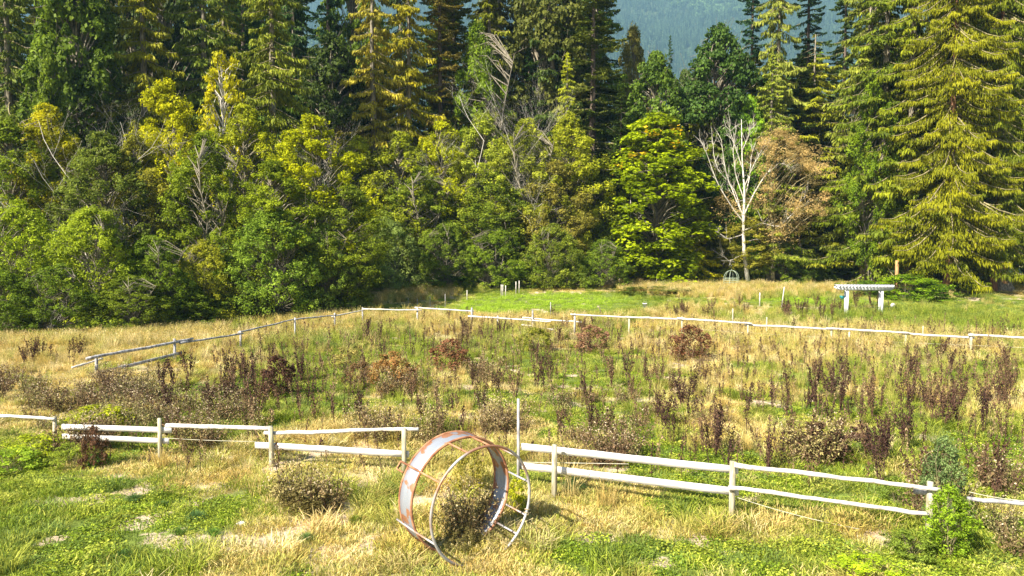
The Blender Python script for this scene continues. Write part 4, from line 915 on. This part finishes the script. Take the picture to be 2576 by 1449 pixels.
# thin single stalks nobody could count
PC = [dock(440+i, 1, .8+.12*i, .12+.05*i).build('weed_stalk_piece', [M['grass'], M['grass'], M['grass']], None, link=False) for i in range(5)]
x, y = pts_in(-40, 40, 16.5, 52, 2.6); kp = (rng.random(len(x)) < .25+.75*smooth((fbm(x*.4, y*.4, 3)-.45)/.15)) & (y < edge_y(x)-2) & (x > -.62*y) & ~((x < -.44*y) & (y > 27)); x, y = x[kp], y[kp]
WC = np.array([(.08, .045, .03), (.14, .085, .045), (.22, .15, .08), (.30, .22, .11)])[rng.integers(0, 4, len(x))]
scatter('dead_weed_stalks', np.stack([x, y, gz(x, y)], 1), rng.random(len(x))*6.28, .55+.65*rng.random(len(x)), WC, PC, rng.integers(0, 5, len(x)), 'thin dead weed stalks sprinkled all over the paddock', 'weeds')

# individual bushes of the paddock
def shrub(key, px, py, wpx, hpx, color, label, name='shrub', **k):
    p = G(px, py); parts, H, R, c = PROTO[key]; return plant(key, p-Vector((0, 0, .03)), wpx/2*p.y/F/R, hpx*p.y/F/H, color, label, name=name, **k)
S = shrub
S('shrub0', 990, 985, 125, 105, (.30, .17, .05), 'orange-brown rounded bush with yellow flecks, left of the pair in mid paddock')
S('shrub1', 1130, 935, 125, 85, (.26, .13, .06), 'reddish brown rounded bush, right one of the pair in the middle of the paddock')
S('shrub0', 905, 975, 80, 70, (.20, .12, .05), 'small dull brown bush left of the orange-brown pair')
S('shrub1', 1738, 905, 130, 90, (.22, .11, .05), 'reddish brown spreading bush just below the far fence, right of the middle')
S('shrub0', 1345, 885, 95, 65, (.26, .27, .03), 'yellow-green flecked bush just below the middle of the far fence')
S('shrub1', 1490, 885, 110, 70, (.33, .19, .10), 'pinkish brown bush below the far fence, right of the yellow-green bush')
S('shrub1', 2060, 1155, 170, 95, (.10, .06, .03), 'large dark brown bush with yellow flecks in the right of the paddock')
S('shrub0', 2170, 1150, 110, 85, (.14, .08, .05), 'dark brown bush touching the right side of the large dark brown bush')
S('shrub0', 870, 925, 90, 55, (.38, .33, .09), 'pale yellow bush at the left end of the green patch')
S('shrub0', 1185, 1235, 100, 110, (.30, .27, .04), 'yellow leaved bush seen through the ring feeder')
S('shrub1', 770, 1285, 150, 70, (.16, .13, .04), 'brown-green bushy weed mound left of the ring feeder')
S('shrub0', 1160, 1375, 110, 55, (.15, .13, .04), 'brown-green weed mound filling the bottom of the ring feeder')
S('shrub2', 1300, 1290, 60, 95, (.38, .40, .02), 'bright yellow-green vine leaves at the right side of the ring feeder')
S('leafy', 2385, 1400, 118, 190, (.24, .36, .02), 'bright green upright shrub growing over the near fence post at right', name='leafy_sapling')
S('leafy', 2372, 1330, 105, 240, (.17, .24, .075), 'tall grey-green feathery sapling top behind the bright green upright shrub', name='leafy_sapling')
S('shrub0', 2290, 1400, 140, 75, (.18, .25, .03), 'low green shrub spreading left of the bright green upright shrub')
S('shrub0', 2190, 1460, 190, 65, (.36, .48, .02), 'vivid lime green low bush at the bottom right')
S('shrub0', 2255, 1265, 90, 70, (.17, .24, .03), 'small green shrub behind the near right fence poles')
S('shrub0', 245, 1085, 170, 70, (.40, .44, .02), 'bright yellow-green bush growing over the left board fence')
S('shrub0', 85, 1150, 150, 65, (.36, .42, .02), 'yellow-green bush at the far left below the fence')
S('shrub0', 20, 1185, 170, 60, (.28, .40, .03), 'yellow-green bush cut by the left edge of the picture')
S('shrub0', 180, 1170, 120, 60, (.24, .30, .03), 'green leafy bush in front of the left board fence')
S('shrub1', 235, 1175, 70, 110, (.15, .08, .04), 'dark brown dead bush in front of the left board fence')
S('shrub0', 250, 1172, 55, 42, (.12, .26, .03), 'small broad-leaved green plant at the foot of the left board fence')
S('shrub1', 700, 1000, 110, 110, (.10, .05, .03), 'dark reddish dead bush in the clump left of the green patch')
S('shrub0', 1640, 735, 200, 16, (.12, .17, .02), 'low green patch of leaves under the bright maple')
# grass tufts of the foreground
TFm = []
def tuft(px, py, wpx, color, label):
    p = G(px, py); s = wpx*p.y/F/.8
    r = np.random.default_rng(int(px)+99); n_ = 220; mb = MB(); a = r.random(n_)*6.283; d = np.stack([np.cos(a), np.sin(a), 0*a], 1); q = .02+.08*r.random(n_)
    A = d*q[:, None]; el = r.random(n_)**.8; L = .30+.15*r.random(n_); m1 = A+d*(L*.45*el)[:, None]+np.stack([0*a, 0*a, L*.55*(1-.35*el)], 1); B = m1+d*(L*.5*el)[:, None]+np.stack([0*a, 0*a, L*.35*(1-1.3*el)], 1); sd_ = np.cross(d, [0, 0, 1.]); t = np.clip(r.normal(.5, .2, n_), 0, 1)
    strips(mb, A, m1, .014, .013, sd_, t); strips(mb, m1, B, .013, .003, sd_, t); o = mb.build('grass_tuft', M['leaf'], None); o.location = p; o.scale = (s, s, s); o.color = (*color, 1); tag(o, label, 'grass tuft')
tuft(492, 1308, 66, (.11, .20, .06), 'large spiky blue-green grass tuft in the left foreground')
tuft(537, 1348, 55, (.15, .27, .04), 'broad bladed green tuft below the large spiky tuft')
tuft(335, 1262, 60, (.11, .19, .05), 'dark green spiky tuft left of the large spiky tuft')
tuft(768, 1362, 60, (.14, .22, .06), 'green tuft on the bare patch right of the broad bladed tuft')
tuft(450, 1345, 50, (.15, .25, .04), 'green tuft just left of the broad bladed tuft')
tuft(405, 1275, 45, (.12, .20, .05), 'small dark tuft between the two spiky tufts')
tuft(895, 1315, 50, (.20, .26, .03), 'yellow-green tuft at the lower left of the ring feeder')
tuft(310, 1405, 60, (.10, .18, .04), 'dark green tuft near the bottom left')
tuft(2270, 1360, 70, (.20, .28, .10), 'pale green thistle rosette below the near fence at right')
tuft(1440, 1235, 90, (.14, .24, .07), 'tall green grass tuft beside the fence post right of the ring feeder')
tuft(1310, 1270, 70, (.13, .22, .06), 'green grass tuft just right of the ring feeder')
tuft(403, 950, 60, (.55, .50, .25), 'pale feathery drooping tuft below the lone lower board at left')

# ------------------------------------------------------------------ the hazy air
hb = MB(); box(hb, (0, 1850, 860), (3800, 0, 0), (0, 1950, 0), (0, 0, 868)); HZ = noisemat('x', (0, 0, 0), (1, 1, 1))
hm_ = bpy.data.materials.new('hazy_air'); hm_.use_nodes = True; n = hm_.node_tree.nodes; n.clear(); out = n.new('ShaderNodeOutputMaterial'); pv = n.new('ShaderNodeVolumePrincipled')
pv.inputs['Color'].default_value = (.40, .74, 1, 1); pv.inputs['Density'].default_value = .00013; pv.inputs['Anisotropy'].default_value = .0
hm_.node_tree.links.new(pv.outputs[0], out.inputs['Volume'])
h = hb.build('haze', hm_); tag(h, kind='stuff'); bpy.data.materials.remove(HZ)
